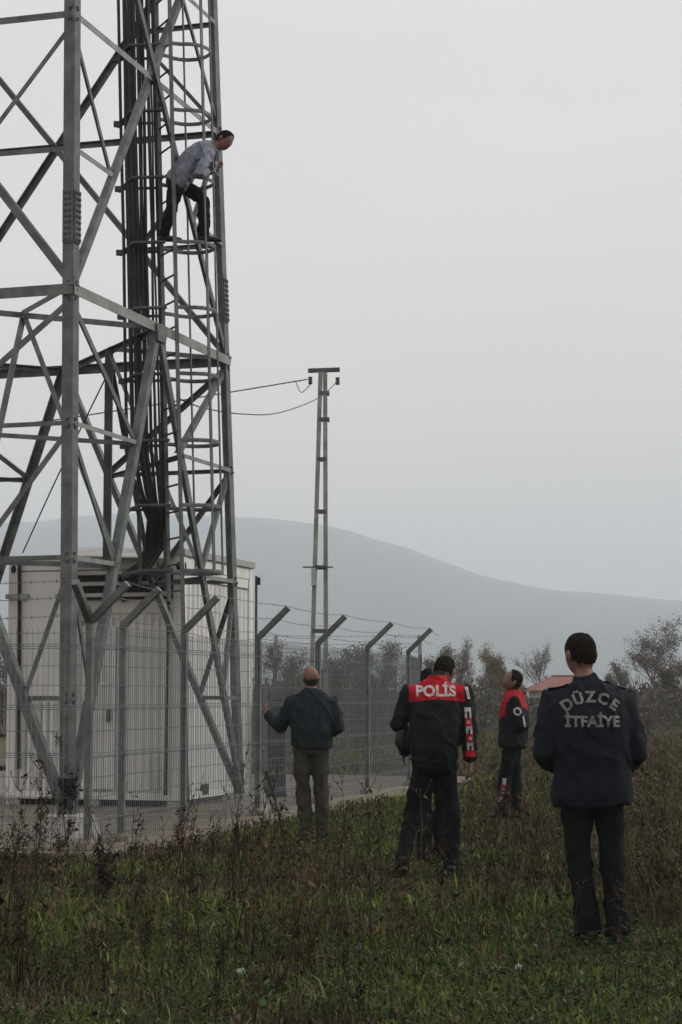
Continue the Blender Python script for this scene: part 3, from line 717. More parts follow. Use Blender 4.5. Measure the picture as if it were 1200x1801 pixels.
def hand(mb, wrist, d, palm, s_, curl=.5, k=1.0):
    d = V(d).normalized(); palm = V(palm); palm = (palm - d * palm.dot(d)).normalized(); lat = d.cross(palm) * s_
    w_ = V(wrist)
    mb.ell([w_ - d * .03, w_, w_ + d * .04 * k, w_ + d * .085 * k], [(.026, .02), (.028, .019), (.040, .017), (.041, .014)], side=lat, n=12)
    for i, ln_ in enumerate((.068, .078, .073, .056)):
        b_ = w_ + d * (.080 - .004 * abs(i - 1)) * k + lat * (.030 - .0205 * i) * k
        pts = [b_ - d * .015]; dirv = d.copy(); p = b_
        for j, fr in enumerate((.45, .32, .23)):
            ang = curl * (.6 + .35 * j) * (1 + .1 * i); dirv = (dirv * math.cos(ang) + palm * math.sin(ang)).normalized(); pts.append(p.copy()); p = p + dirv * ln_ * fr * k
        pts.append(p); mb.ell(pts, [.0098, .0098, .0092, .0086, .007], n=8)
    b_ = w_ + d * .02 + lat * .030
    t1 = b_ + (d * .6 + lat * .75).normalized() * .038 + palm * .012; t2 = t1 + (d * .85 + lat * .25 + palm * .4).normalized() * .034
    mb.ell([w_ + d * .01 + lat * .012, b_, t1, t2], [.012, .0125, .0105, .008], n=8)
def person(name, label, loc, rz, P, O):
    """P: joints in local metres; O: outfit"""
    root = empty(name, loc, rz); tag(root, label, 'person', O.get('group'))
    A = {k: V(v) for k, v in P.items() if isinstance(v, (tuple, Vector)) and len(v) == 3 and not k.startswith('r_')}
    pel, mid, nk = A['pel'], A['mid'], A['neck']; side = A.get('side', V((1, 0, 0))); hside = A.get('hside', side)
    def spine(s):
        if s < 0: return pel + (pel - mid).normalized() * (-s) * .5
        return pel * (1 - s) ** 2 + (mid * 2 - (pel + nk) / 2) * 2 * s * (1 - s) + nk * s ** 2
    Rm = frame(A['look'], A.get('hup', V((0, 0, 1)))); hk = O.get('head', 1.0)
    # body: one continuous figure
    mb = MB()
    head_parts(mb, A['head'], Rm, nk + (A['head'] - nk) * .12, hk)
    mb.ell([spine(s) for s in (0, .3, .6, .85, .97)], [(.12, .085), (.11, .08), (.13, .085), (.13, .075), (.06, .055)], side=side, n=14)
    for e in 'LR':
        s_ = -1 if e == 'L' else 1
        sh_, el, wr = A['sh' + e], A['el' + e], A['wr' + e]
        mb.ell([spine(.84), sh_, (sh_ + el) / 2, el, (el + wr) / 2, wr], [.06, .05, .042, .037, .036, .026], n=12)
        hd = A.get('hd' + e, (wr - el)); hand(mb, wr, hd, A.get('pm' + e, V((-s_, 0, 0))), s_, P.get('curl' + e, .45))
        hp, kn, an = A['hp' + e], A['kn' + e], A['an' + e]
        mb.ell([pel, hp, (hp + kn) / 2, kn, (kn * .6 + an * .4), an, an + V((0, 0, -.04))], [.07, .062, .052, .040, .040, .032, .032], n=12)
    link('body', remesh(mb, .0078, 1, factor=.4), M['skin'], root)
    eye = None
    for s_ in (-1, 1):
        c = A['head'] + Rm @ V((s_ * .031, .083, .008)) * hk
        MB().sphere(c, .0115, 8, 6).build('eye', M['eye'], root, True)
    if O.get('hair', True):
        link('hair', hair_mesh(A['head'], Rm, hk, O.get('bald', False)), O.get('hairmat', M['hair']), root)
    # jacket
    bk = O.get('bulk', 1.0); hem = O.get('hem', -.28)
    RADS = [(hem, .188 * O.get('hw', 1), .130 * O.get('hw', 1)), (hem * .4, .198 * O.get('hw', 1), .136 * O.get('hw', 1)), (.15, .196, .134), (.4, .204, .138), (.65, .214, .132), (.82, .206, .115), (.93, .160, .090), (1.0, .082, .072)]
    if O.get('rib'): RADS[0] = (hem, .158, .112); RADS.insert(1, (hem * .75, .166, .12)); RADS.insert(2, (hem * .6, .203, .142))
    mb = MB().ell([spine(s) for s, a, b_ in RADS], [(a * bk, b_ * bk) for s, a, b_ in RADS], side=side, n=24, power=2.4)
    for e in 'LR':
        sh_, el, wr = A['sh' + e], A['el' + e], A['wr' + e]; sr = O.get('sleeve', 1.0)
        mb.ell([spine(.8) * .45 + sh_ * .55, sh_, sh_ * .62 + el * .38, el * .8 + sh_ * .2, el, el * .78 + wr * .22, el * .4 + wr * .6, wr * .93 + el * .07, wr],
               [.088 * sr, .083 * sr, .076 * sr, .073 * sr, .072 * sr, .07 * sr, .062 * sr, .052 * sr, .047 * sr], n=16)
    up = (A['head'] - nk).normalized()
    mb.ell([nk - up * .06, nk + up * .0, nk + up * O.get('collar', .03)], [.082, .074, .070], n=16)
    jm = remesh(mb, .0105, 6, O.get('wr', .017), 9, len(label))
    jk = link(O.get('jname', 'jacket'), jm, O['jacket'], root)
    # trousers
    mb = MB().ell([pel + (mid - pel) * .35, pel + (mid - pel) * .1, pel - (mid - pel).normalized() * .06, pel - (mid - pel).normalized() * .1], [(.155, .105), (.166, .116), (.168, .116), (.12, .09)], side=hside, n=20, power=2.3)
    for e in 'LR':
        hp, kn, an = A['hp' + e], A['kn' + e], A['an' + e]
        dn = (an - kn).normalized(); tr = O.get('leg', 1.0)
        mb.ell([pel * .35 + hp * .65, hp, hp * .6 + kn * .4, hp * .2 + kn * .8, kn, kn * .7 + an * .3, kn * .3 + an * .7, an - dn * .02, an + dn * O.get('cuff', .045)],
               [.088 * tr, .093 * tr, .088 * tr, .076 * tr, .074 * tr, .073 * tr, .069 * tr, .070 * tr, .074 * tr], n=16)
    tr_ = link('trousers', remesh(mb, .0115, 5, O.get('wr', .015) * 1.1, 8, 3 + len(label)), O['trousers'], root)
    # shoes
    for e in 'LR':
        an = A['an' + e]; td = A.get('td' + e, V((0, 1, 0))); td = td.normalized(); upv = V((0, 0, 1)) if 'fup' not in A else A['fup']
        base = an - upv * O.get('ankle', .09)
        rg = [(-.075, .030, .028, .035), (-.05, .040, .040, .043), (.0, .042, .046, .05), (.06, .043, .036, .038), (.12, .048, .029, .031), (.17, .044, .024, .026), (.205, .026, .018, .02)]
        sd = td.cross(upv)
        mb = MB().ell([base + td * s_ + upv * zc for s_, a, b_, zc in rg], [(a, b_) for s_, a, b_, zc in rg], side=sd, n=14, power=2.6)
        mb.ell([base + upv * .05 - td * .01, an + upv * .01, an + upv * .06], [(.043, .05), (.045, .05), (.045, .048)], side=sd, n=12)
        link('shoe', remesh(mb, .009, 2), O.get('shoe', M['shoe']), root)
    me = jm; jm.calc_loop_triangles()
    bvh = BVHTree.FromPolygons([v.co.copy() for v in jm.vertices], [tuple(p.vertices) for p in jm.polygons])
    tm = tr_.data; bvt = BVHTree.FromPolygons([v.co.copy() for v in tm.vertices], [tuple(p.vertices) for p in tm.polygons])
    return root, jk, tr_, bvh, bvt, A
def decal(name, vs2, fs, bvh, org, rt, upv, dr, m, parent, off=.006):
    """lay a flat print (u,v) onto cloth, cast along dr"""
    org, rt, upv, dr = V(org), V(rt), V(upv), V(dr); out = []
    last = None
    for u, v_ in vs2:
        p = org + rt * u + upv * v_ - dr * 1.0
        hit = bvh.ray_cast(p, dr)
        if hit[0] is None: q = last if last is not None else org
        else: q = hit[0] - dr * off
        last = q; out.append(org + rt * u + upv * v_ + dr * (q - org).dot(dr))
    me = bpy.data.meshes.new(name); me.from_pydata([tuple(q) for q in out], [], fs); me.update()
    return link(name, me, m, parent)
def quadgrid(poly, nu=5, nv=4):
    (a, b_, c, d) = [V((*q, 0)) for q in poly]; vs, fs = [], []
    for j in range(nv + 1):
        for i in range(nu + 1):
            s_, t_ = i / nu, j / nv; q = (a * (1 - s_) + b_ * s_) * (1 - t_) + (d * (1 - s_) + c * s_) * t_; vs.append((q.x, q.y))
    for j in range(nv):
        for i in range(nu): k = j * (nu + 1) + i; fs.append((k, k + 1, k + nu + 2, k + nu + 1))
    return vs, fs
def text2d(s, size, bold=0.0):
    c = bpy.data.curves.new('txt', 'FONT'); c.body = s; c.size = size; c.offset = bold; c.align_x = 'CENTER'; c.resolution_u = 3; c.fill_mode = 'FRONT'
    o = bpy.data.objects.new('txt', c); COL.objects.link(o)
    me = bpy.data.meshes.new_from_object(o.evaluated_get(DG()))
    bm = bmesh.new(); bm.from_mesh(me); bmesh.ops.triangulate(bm, faces=bm.faces)
    for _ in range(2): bmesh.ops.subdivide_edges(bm, edges=[e for e in bm.edges if e.calc_length() > size * .22], cuts=1)
    bmesh.ops.triangulate(bm, faces=bm.faces); bm.verts.index_update()
    vs = [(v.co.x, v.co.y) for v in bm.verts]; fs = [tuple(v.index for v in f.verts) for f in bm.faces]
    bm.free(); bpy.data.objects.remove(o); bpy.data.curves.remove(c); bpy.data.meshes.remove(me)
    return vs, fs
def yoke_mat(name, z0, slope, xmax, red=(.33, .010, .017), dark=(.005, .0055, .006), cx=0.0, cy=0.0, lean=0.0, zmax=9.0):
    m = mat(name, dark, .8, (.009, .010, .011), 10, bump=.35, bscale=14, spec=.15); t = m.node_tree; b_ = t.nodes['Principled BSDF']
    lk = b_.inputs['Base Color'].links[0].from_socket
    tc_ = t.nodes.new('ShaderNodeTexCoord'); sp_ = t.nodes.new('ShaderNodeSeparateXYZ'); t.links.new(tc_.outputs['Object'], sp_.inputs[0])
    def mth(op, a, c=None):
        n = t.nodes.new('ShaderNodeMath'); n.operation = op
        for i, q in enumerate((a, c)):
            if q is None: continue
            if isinstance(q, (int, float)): n.inputs[i].default_value = q
            else: t.links.new(q, n.inputs[i])
        return n.outputs[0]
    ax = mth('ABSOLUTE', mth('SUBTRACT', sp_.outputs[0], cx))
    zz = mth('ADD', sp_.outputs[2], mth('MULTIPLY', ax, slope))
    if lean: zz = mth('ADD', zz, mth('MULTIPLY', sp_.outputs[1], lean))
    k = mth('MULTIPLY', mth('MULTIPLY', mth('GREATER_THAN', zz, z0), mth('LESS_THAN', ax, xmax)), mth('LESS_THAN', sp_.outputs[2], zmax))
    mx_ = t.nodes.new('ShaderNodeMixRGB'); t.links.new(k, mx_.inputs[0]); t.links.new(lk, mx_.inputs[1]); mx_.inputs[2].default_value = (*red, 1)
    t.links.new(mx_.outputs[0], b_.inputs['Base Color']); return m
XR, ZU, YF = (1, 0, 0), (0, 0, 1), (0, 1, 0)
def epaulette(A, e, root, m, ox=.0):
    s_ = -1 if e == 'L' else 1
    a = A['neck'] * .55 + A['sh' + e] * .45 + V((0, 0, .075)); c = A['sh' + e] + V((s_ * .03, 0, .088))
    return a, c

# firefighter
P = dict(pel=(0, 0, .93), mid=(-.01, -.02, 1.2), neck=(-.03, -.005, 1.505), head=(-.055, .03, 1.668), look=(-.35, 1, .02),
         shL=(-.215, 0, 1.385), elL=(-.268, -.01, 1.10), wrL=(-.17, .2, 1.02), shR=(.185, 0, 1.385), elR=(.25, -.01, 1.09), wrR=(.16, .2, 1.0),
         hpL=(-.095, 0, .9), knL=(-.075, .04, .48), anL=(-.035, 0, .095), hpR=(.095, 0, .9), knR=(.115, .03, .48), anR=(.135, -.03, .095),
         tdL=(-.35, 1, 0), tdR=(.25, 1, 0))
root, jk, tr_, bv, bt, A = person('person', 'firefighter in dark navy jacket with grey lettering, standing nearest with his back turned',
    tuple(gnd(1045, 1658)), 0, P, dict(jacket=M['navy_cloth'], trousers=M['black_cloth'], bulk=1.15, sleeve=1.16, hem=-.27, hw=1.07, leg=1.0, collar=.035, head=1.06, wr=.017))
word = 'DÜZCE'; vs, fs = [], []
for i, ch in enumerate(word):
    a = math.radians((i - 2) * 18); q, f_ = text2d(ch, .088, .0034); n = len(vs); R_ = .205
    for u, v_ in q:
        rr_ = R_ + v_; th_ = -u / rr_ * .0
        x = math.sin(a) * (R_ + v_) + math.cos(a) * u; y = math.cos(a) * (R_ + v_) - math.sin(a) * u
        vs.append((x, y - R_))
    fs += [tuple(k + n for k in f) for f in f_]
decal('lettering', vs, fs, bv, (-.02, 0, 1.392), XR, ZU, YF, M['grey_print'], jk)
q, f_ = text2d('İTFAİYE', .086, .0032)
decal('lettering', q, f_, bv, (-.014, 0, 1.250), XR, ZU, YF, M['grey_print'], jk)
for e, pts in (('R', [(.075, 1.535), (.205, 1.475)]), ('L', [(-.135, 1.53), (-.25, 1.47)])):
    mb = MB(); (x0, z0), (x1, z1) = pts; hit = []
    for k in range(5):
        x = x0 + (x1 - x0) * k / 4; h = bv.ray_cast(V((x, .0, 2)), V((0, 0, -1))); hit.append(h[0] + V((0, 0, .006)) if h[0] else V((x, 0, z0 + (z1 - z0) * k / 4)))
    mb.ell(hit, [(.024, .006)] * 5, side=YF, n=8); mb.build('epaulette', M['black_cloth'], jk, True)

# officer with the lettered red yoke
YK = yoke_mat('police_jacket_back', 1.40, .10, .222, cx=.02, zmax=1.59)
P = dict(pel=(-.01, -.03, .92), mid=(.012, -.035, 1.22), neck=(.035, .06, 1.55), head=(.09, .16, 1.62), look=(.22, 1, -.65), hup=(.12, 0, 1),
         shL=(-.205, .0, 1.45), elL=(-.285, .0, 1.20), wrL=(-.21, .22, 1.12), shR=(.245, 0, 1.45), elR=(.272, -.02, 1.19), wrR=(.29, .02, .905),
         hpL=(-.09, 0, .88), knL=(-.175, .10, .50), anL=(-.262, -.10, .11), hpR=(.095, 0, .88), knR=(.15, .08, .48), anR=(.14, .08, .10),
         tdL=(-.15, 1, 0), tdR=(.1, 1, 0), hdR=(.0, .05, -1), pmR=(-1, .3, 0))
ploc = gnd(765, 1542)
root, jk, tr_, bv, bt, A = person('person', 'police officer in black and red jacket with white POLİS lettering across the yoke',
    tuple(ploc), 0, P, dict(jacket=YK, trousers=M['black_cloth'], bulk=.99, sleeve=.92, rib=True, hem=-.04, collar=.04, head=1.05, group='police officers', leg=.84, hw=.86))
q, f_ = text2d('POLİS', .118, .0045)
decal('lettering', q, f_, bv, (.01, 0, 1.425), XR, ZU, YF, M['white_print'], jk)
for z0, z1, m in ((1.335, 1.25, 'white_print'), (1.245, 1.19, 'red_cloth'), (1.185, 1.125, 'white_print'), (1.12, 1.06, 'red_cloth'), (1.055, .995, 'white_print')):
    xa = .262 + (1.335 - z0) * .07; xb = .262 + (1.335 - z1) * .07
    vs, fs = quadgrid([(xb - .026, z1), (xb + .026, z1), (xa + .026, z0), (xa - .026, z0)]); decal('sleeve_patch', vs, fs, bv, (0, 0, 0), XR, ZU, YF, M[m], jk)
    if m == 'red_cloth':
        zc_ = (z0 + z1) / 2; vs, fs = quadgrid([(xb - .012, zc_ - .012), (xb + .012, zc_ - .012), (xb + .012, zc_ + .012), (xb - .012, zc_ + .012)]); decal('patch_mark', vs, fs, bv, (0, 0, 0), XR, ZU, YF, M['white_print'], jk, .009)
    if m == 'white_print':
        vs, fs = quadgrid([(xb - .008, z1), (xb + .008, z1), (xb + .008, z1 + (z0 - z1) * .62), (xb - .008, z1 + (z0 - z1) * .62)]); decal('patch_mark', vs, fs, bv, (0, 0, 0), XR, ZU, YF, M['black_cloth'], jk, .009)
vs, fs = quadgrid([(.245, .945), (.325, .945), (.325, .99), (.24, .99)]); decal('cuff_band', vs, fs, bv, (0, 0, 0), XR, ZU, YF, M['red_cloth'], jk)
MB().ell([(-.215, .02, 1.20), (-.255, .03, 1.15), (-.265, .03, 1.05), (-.235, .03, .98)], [(.03, .04), (.05, .06), (.052, .06), (.03, .045)], side=XR, n=14).build('belt_pouch', M['shoe'], root, True)
for x0, z0, x1, z1 in ((.255, 1.50, .275, 1.40), ):
    vs, fs = quadgrid([(x1 - .012, z1), (x1 + .012, z1), (x0 + .012, z0), (x0 - .012, z0)]); decal('sleeve_patch', vs, fs, bv, (0, 0, 0), XR, ZU, YF, M['white_print'], jk)

# officer hidden behind him
YK2 = yoke_mat('police_jacket_hidden', 1.32, 0, .20)
P = dict(pel=(0, 0, .90), mid=(0, -.02, 1.16), neck=(0, .02, 1.46), head=(-.02, .10, 1.545), look=(-.5, 1, .1),
         shL=(-.205, 0, 1.38), elL=(-.27, -.02, 1.10), wrL=(-.24, .16, .92), shR=(.195, 0, 1.38), elR=(.24, 0, 1.1), wrR=(.2, .2, 1.0),
         hpL=(-.09, 0, .87), knL=(-.1, .05, .46), anL=(-.1, 0, .09), hpR=(.09, 0, .87), knR=(.07, .04, .46), anR=(.06, 0, .09))
root, jk, tr_, bv, bt, A = person('person', 'police officer almost wholly hidden behind the one with the lettered yoke',
    tuple(gnd(767, 1514)), math.radians(14), P, dict(jacket=YK2, trousers=M['black_cloth'], group='police officers'))
vs, fs = quadgrid([(-.30, 1.16), (-.24, 1.16), (-.235, 1.26), (-.285, 1.26)]); decal('sleeve_patch', vs, fs, bv, (0, 0, 0), XR, ZU, YF, M['red_cloth'], jk)

# officer looking up, in profile facing left
YK3 = yoke_mat('police_jacket_side', 1.15, -.22, .24, zmax=1.50, red=(.28, .010, .016), lean=.45)
P = dict(pel=(0, -.06, .92), mid=(0, -.07, 1.17), neck=(0, -.07, 1.475), head=(.0, -.055, 1.60), look=(-.35, 1, .75), hup=(0, -.6, 1),
         shL=(-.185, -.10, 1.355), elL=(-.232, -.20, 1.09), wrL=(-.13, -.01, 1.0), shR=(.185, -.07, 1.355), elR=(.22, -.15, 1.1), wrR=(.12, .0, 1.0), hdL=(.05, .05, -1), hdR=(-.05, .05, -1),
         hpL=(-.09, -.05, .88), knL=(-.08, .03, .48), anL=(-.07, .06, .09), hpR=(.09, -.05, .88), knR=(.08, -.07, .48), anR=(.07, -.09, .09))
root, jk, tr_, bv, bt, A = person('person', 'police officer in red and black jacket standing in profile and looking up at the tower',
    tuple(gnd(895, 1440)), math.radians(78), P, dict(jacket=YK3, trousers=M['black_cloth'], bulk=1.2, sleeve=1.08, hem=-.2, head=1.08, group='police officers', collar=.05))
vd = Matrix.Rotation(-math.radians(78), 3, 'Z') @ V((0, 1, 0)); vr = Matrix.Rotation(-math.radians(78), 3, 'Z') @ V((1, 0, 0))
ring = [(math.cos(2 * math.pi * k / 16) * .048, math.sin(2 * math.pi * k / 16) * .048) for k in range(16)]
so_ = V((-.2, -.13, 1.245)); 
decal('round_badge', ring + [(0, 0)], [(k, (k + 1) % 16, 16) for k in range(16)], bv, so_, vr, ZU, vd, M['white_print'], jk)
decal('badge_mark', [(u * .55, v_ * .55) for u, v_ in ring] + [(0, 0)], [(k, (k + 1) % 16, 16) for k in range(16)], bv, so_, vr, ZU, vd, M['navy_cloth'], jk, .009)
vs, fs = quadgrid([(.07, -.18), (.095, -.18), (.075, -.05), (.055, -.05)]); decal('sleeve_patch', vs, fs, bv, so_, vr, ZU, vd, M['white_print'], jk)
for k, (z0, z1, m) in enumerate(((.47, .40, 'white_print'), (.395, .36, 'red_cloth'), (.355, .29, 'white_print'), (.285, .26, 'red_cloth'), (.255, .20, 'white_print'))):
    xx = -.005 - .03 * k * .35
    vs, fs = quadgrid([(xx - .030, z1), (xx + .018, z1), (xx + .024, z0), (xx - .02, z0)]); decal('shin_patch', vs, fs, bt, A['anL'] * V((1, 1, 0)).length * 0 + V((A['anL'].x, A['anL'].y - .02, 0)), vr, ZU, vd, M[m], tr_)

# balding man at the fence
P = dict(pel=(.0, 0, .93), mid=(.01, -.02, 1.16), neck=(.0, .0, 1.485), head=(-.005, .0, 1.605), look=(-.30, 1, .42), hup=(0, -.4, 1),
         shL=(-.19, 0, 1.345), elL=(-.315, .10, 1.12), wrL=(-.455, .24, 1.235), shR=(.20, 0, 1.345), elR=(.275, -.03, 1.11), wrR=(.19, .2, 1.06),
         hpL=(-.09, 0, .88), knL=(-.08, .03, .47), anL=(-.05, .0, .09), hpR=(.09, 0, .88), knR=(.10, .03, .47), anR=(.115, .04, .09),
         tdL=(-.35, 1, 0), tdR=(.1, 1, 0), hdL=(-.3, .4, .6), pmL=(.5, .8, 0), curlL=.75)
person('person', 'balding man in dark slate jacket and brown trousers holding on to the fence', tuple(gnd(547, 1476)), 0, P,
       dict(jacket=M['slate_cloth'], trousers=M['brown_cloth'], rib=True, hem=-.03, bulk=1.06, bald=True, hairmat=M['grey_hair'], shoe=M['grey_shoe'], collar=.02, leg=.95, wr=.019))

# the man on the tower
o = at(325, 428, 21.62)
def lp(px, py, d): return tuple(at(px, py, d) - o)
P = dict(pel=lp(314, 318, 21.62), mid=lp(340, 282, 21.6), neck=lp(378, 259, 21.58), head=lp(395, 247, 21.56), look=(.8, -.32, -.5), hup=(.5, 0, .85), side=(.05, -1, .0), hside=(.1, -1, 0),
         shR=lp(367, 272, 21.40), elR=lp(350, 305, 21.32), wrR=lp(366, 303, 21.46), shL=lp(371, 264, 21.77), elL=lp(370, 300, 21.95), wrL=lp(375, 288, 22.1),
         hpR=lp(309, 325, 21.53), knR=lp(302, 366, 21.48), anR=lp(289, 412, 21.56), hpL=lp(318, 322, 21.70), knL=lp(357, 352, 21.72), anL=lp(359, 412, 21.70),
         tdR=(1, -.1, 0), tdL=(1, .1, 0), hdR=(1, .2, .1), pmR=(0, .3, -1), hdL=(.5, .7, .1), pmL=(.8, -.4, 0), curlR=.8, curlL=.8)
person('person', 'man in blue grey shirt and black trousers climbing high inside the tower', tuple(o), 0, P,
       dict(jacket=M['blue_cloth'], jname='shirt', trousers=M['black_cloth'], hem=-.12, bulk=1.0, sleeve=.86, collar=.02, wr=.024, cuff=.03, leg=.95))

# ------------------------------------------------------------------ background: trees, thicket, shed, trailer
def leafcloud(pts, size, seed, cols, flat=.0):
    r_ = np.random.default_rng(seed); n = len(pts); P_ = np.asarray(pts, float)
    a = r_.normal(size=(n, 3)); a /= np.linalg.norm(a, axis=1)[:, None]; b_ = r_.normal(size=(n, 3)); b_ -= a * (a * b_).sum(1)[:, None]; b_ /= np.linalg.norm(b_, axis=1)[:, None]
    s_ = (size * r_.uniform(.6, 1.4, n))[:, None]
    vs = np.stack([P_ - a * s_, P_ + b_ * s_ * .5, P_ + a * s_, P_ - b_ * s_ * .5], 1).reshape(-1, 3)
    cc = np.asarray(cols)[r_.integers(0, len(cols), n)] * r_.uniform(.9, 1.75, (n, 1))  # tones lifted: distance haze is put into the leaf colour
    return vs, np.arange(4 * n), np.arange(n) * 4, np.full(n, 4), np.repeat(cc, 4, 0)
TWIG = [(.05, .042, .034), (.065, .055, .042), (.04, .035, .03)]
def tree(label, px, ytop, d, seed, spread=.42, leafy=0, cols=None, group='bare trees along the field edge', stems=1, name='bare_tree'):
    rnd = random.Random(seed); base = at(px, 1223, d); base.z = 0
    H = at(px, ytop, d).z
    root = empty(name, tuple(base)); tag(root, label, 'tree', group)
    tb, cb_ = MB(), MB(); lv = []
    def grow(p, dr, L, r0, depth):
        n = 4; pts = [p]; dcur = dr.copy()
        for k in range(n):
            dcur = (dcur + V((rnd.gauss(0, .13), rnd.gauss(0, .13), rnd.gauss(.05, .08)))).normalized(); pts.append(pts[-1] + dcur * L / n)
        rr_ = [r0 * (1 - .6 * k / n) for k in range(n + 1)]
        (tb if depth < 2 else cb_).tube(pts, rr_, 5 if depth < 2 else 3)
        if depth >= 3:
            for k in range(1, n + 1):
                for _ in range(leafy):
                    lv.append(pts[k] + V((rnd.gauss(0, .12), rnd.gauss(0, .12), rnd.gauss(0, .12))))
        if depth >= 4: return
        nb = (7, 6, 5, 4)[depth]
        for k in range(nb):
            s_ = rnd.uniform(.35, 1) if depth else rnd.uniform(.28, 1)
            j = min(int(s_ * n), n - 1); q = pts[j] + (pts[j + 1] - pts[j]) * (s_ * n - j)
            az = rnd.uniform(0, 6.283); tilt = rnd.uniform(.25, .8) * (spread / .42)
            side = V((math.cos(az), math.sin(az), 0)); nd = (dcur * math.cos(tilt) + side * math.sin(tilt) + V((0, 0, .12))).normalized()
            grow(q, nd, L * rnd.uniform(.42, .68), max(r0 * .46, .008), depth + 1)
    for s_ in range(stems):
        lean = V((rnd.gauss(0, .12), rnd.gauss(0, .1), 1)).normalized() if stems == 1 else V((rnd.gauss(0, .35), rnd.gauss(0, .3), 1)).normalized()
        grow(V((rnd.gauss(0, .02), 0, -.1)), lean, H * .52, H * .017, 0)
    tr_ = tb.build('trunk', M['bark'], root, True)
    zmax = max(v[2] for v in cb_.v); f_ = H / zmax
    crown = cb_.build('crown', M['bark'], root); 
    for ob in (tr_, crown): ob.scale = (f_, f_, f_)
    if lv:
        vs, lp_, st, to, cc = leafcloud([tuple(q * f_) for q in lv if rnd.random() < .45], .05, seed, cols or TWIG)
        me = npmesh('leaves', vs, lp_, st, to, cc); link('leaves', me, M['leaf'], root)
YEL = [(.16, .13, .055), (.12, .10, .05), (.09, .075, .045)]
BRN = [(.10, .082, .062), (.12, .088, .066), (.075, .063, .052)]
GRN = [(.085, .088, .05), (.10, .098, .055), (.07, .068, .045)]
tree('tall bare tree with scattered leaves at the right edge of the field', 1164, 1080, 105, 11, .62, 2, BRN)
tree('thin bare tree with forked top left of the yellowing tree', 828, 1120, 120, 12, .32, 1, BRN)
tree('round yellowing tree behind the officer who looks up', 893, 1124, 112, 13, .55, 5, YEL)
tree('slender bare tree just left of the firefighter', 950, 1126, 140, 14, .34, 1, BRN)
tree('small dark tree to the right of the firefighter shoulder', 1093, 1160, 118, 15, .38, 2, GRN)
tree('bare tree behind the far fence left of the police officers', 668, 1122, 84, 16, .45, 3, GRN)
tree('low leafy tree behind the fence between the posts', 612, 1136, 72, 17, .5, 4, GRN)
tree('twiggy tree behind the fence beside the utility pole', 506, 1126, 76, 18, .45, 3, BRN)
tree('reddish bare tree at the left edge behind the shelter', 8, 1092, 62, 19, .5, 3, BRN)
tree('slim bare tree behind the head of the lettered police officer', 768, 1136, 108, 20, .38, 2, GRN)
tree('low twiggy tree half hidden by the right edge of the picture', 1206, 1150, 96, 21, .55, 4, BRN)

def thicket(seed, n, x0f, dlo, dhi, htop, cols):
    r_ = np.random.default_rng(seed)
    d = r_.uniform(dlo, dhi, n); px = r_.uniform(-250, 1450, n); x = (px - 600) / FPX * d
    hmax = htop * (.55 + .7 * vnoise(x, d * .2, 4.0, seed + 1)) * (.8 + .4 * vnoise(x, d, 1.1, seed + 2))
    z = r_.uniform(0, 1, n) ** .8 * hmax
    return np.stack([x, d, z], 1)
pts = thicket(31, 30000, 0, 82, 122, 2.1, None)
_px = 600 + pts[:, 0] / pts[:, 1] * FPX; pts = pts[~((_px > 925) & (_px < 1080) & (pts[:, 2] > 1.25))]
vs, lp_, st, to, cc = leafcloud(pts, .13, 32, np.array([(.05, .046, .033), (.065, .055, .04), (.045, .047, .03), (.08, .065, .048)]))
me = npmesh('undergrowth', vs, lp_, st, to, cc); o = link('undergrowth', me, M['leaf']); tag(o, 'dense brown undergrowth along the far edge of the field', 'undergrowth', kind='stuff')
# upright saplings and brush stems in the same belt
r_ = np.random.default_rng(40); n = 6500
d = r_.uniform(60, 120, n); px = r_.uniform(-250, 1450, n); x = (px - 600) / FPX * d
far_only = ((px > 470) & (px < 760) | (d > 84)) & ~((px > 925) & (px < 1080)) ; d, px, x = d[far_only], px[far_only], x[far_only]; n = len(d)
h = np.minimum((1.2 + 2.4 * r_.random(n) ** 2) * (.6 + .8 * vnoise(x, d, 6, 41)), 2.9); w_ = .010 + .014 * r_.random(n)
lx, ly = r_.normal(0, .16, n) * h, r_.normal(0, .16, n) * h
z0 = np.zeros(n)
P0 = np.stack([x, d, z0], 1); P1 = np.stack([x + lx * .4, d + ly * .4, h * .55], 1); P2 = np.stack([x + lx, d + ly, h], 1)
W = np.stack([w_, z0, z0], 1)
vs = np.stack([P0 - W, P0 + W, P1 + W * .7, P1 - W * .7, P2], 1).reshape(-1, 3)
base = np.arange(n)[:, None] * 5
lp_ = np.concatenate([base + np.array([0, 1, 2, 3]), base + np.array([3, 2, 4])], 1).ravel()
st = (np.arange(n)[:, None] * 7 + np.array([0, 4])).ravel(); to = np.tile([4, 3], n)
cc = np.repeat(np.array(BRN)[r_.integers(0, 3, n)] * r_.uniform(.6, 1.1, (n, 1)), 5, 0)
o = link('brushwood', npmesh('brushwood', vs, lp_, st, to, cc), M['dry']); tag(o, 'thin bare stems standing in the far undergrowth', 'brushwood', kind='stuff')

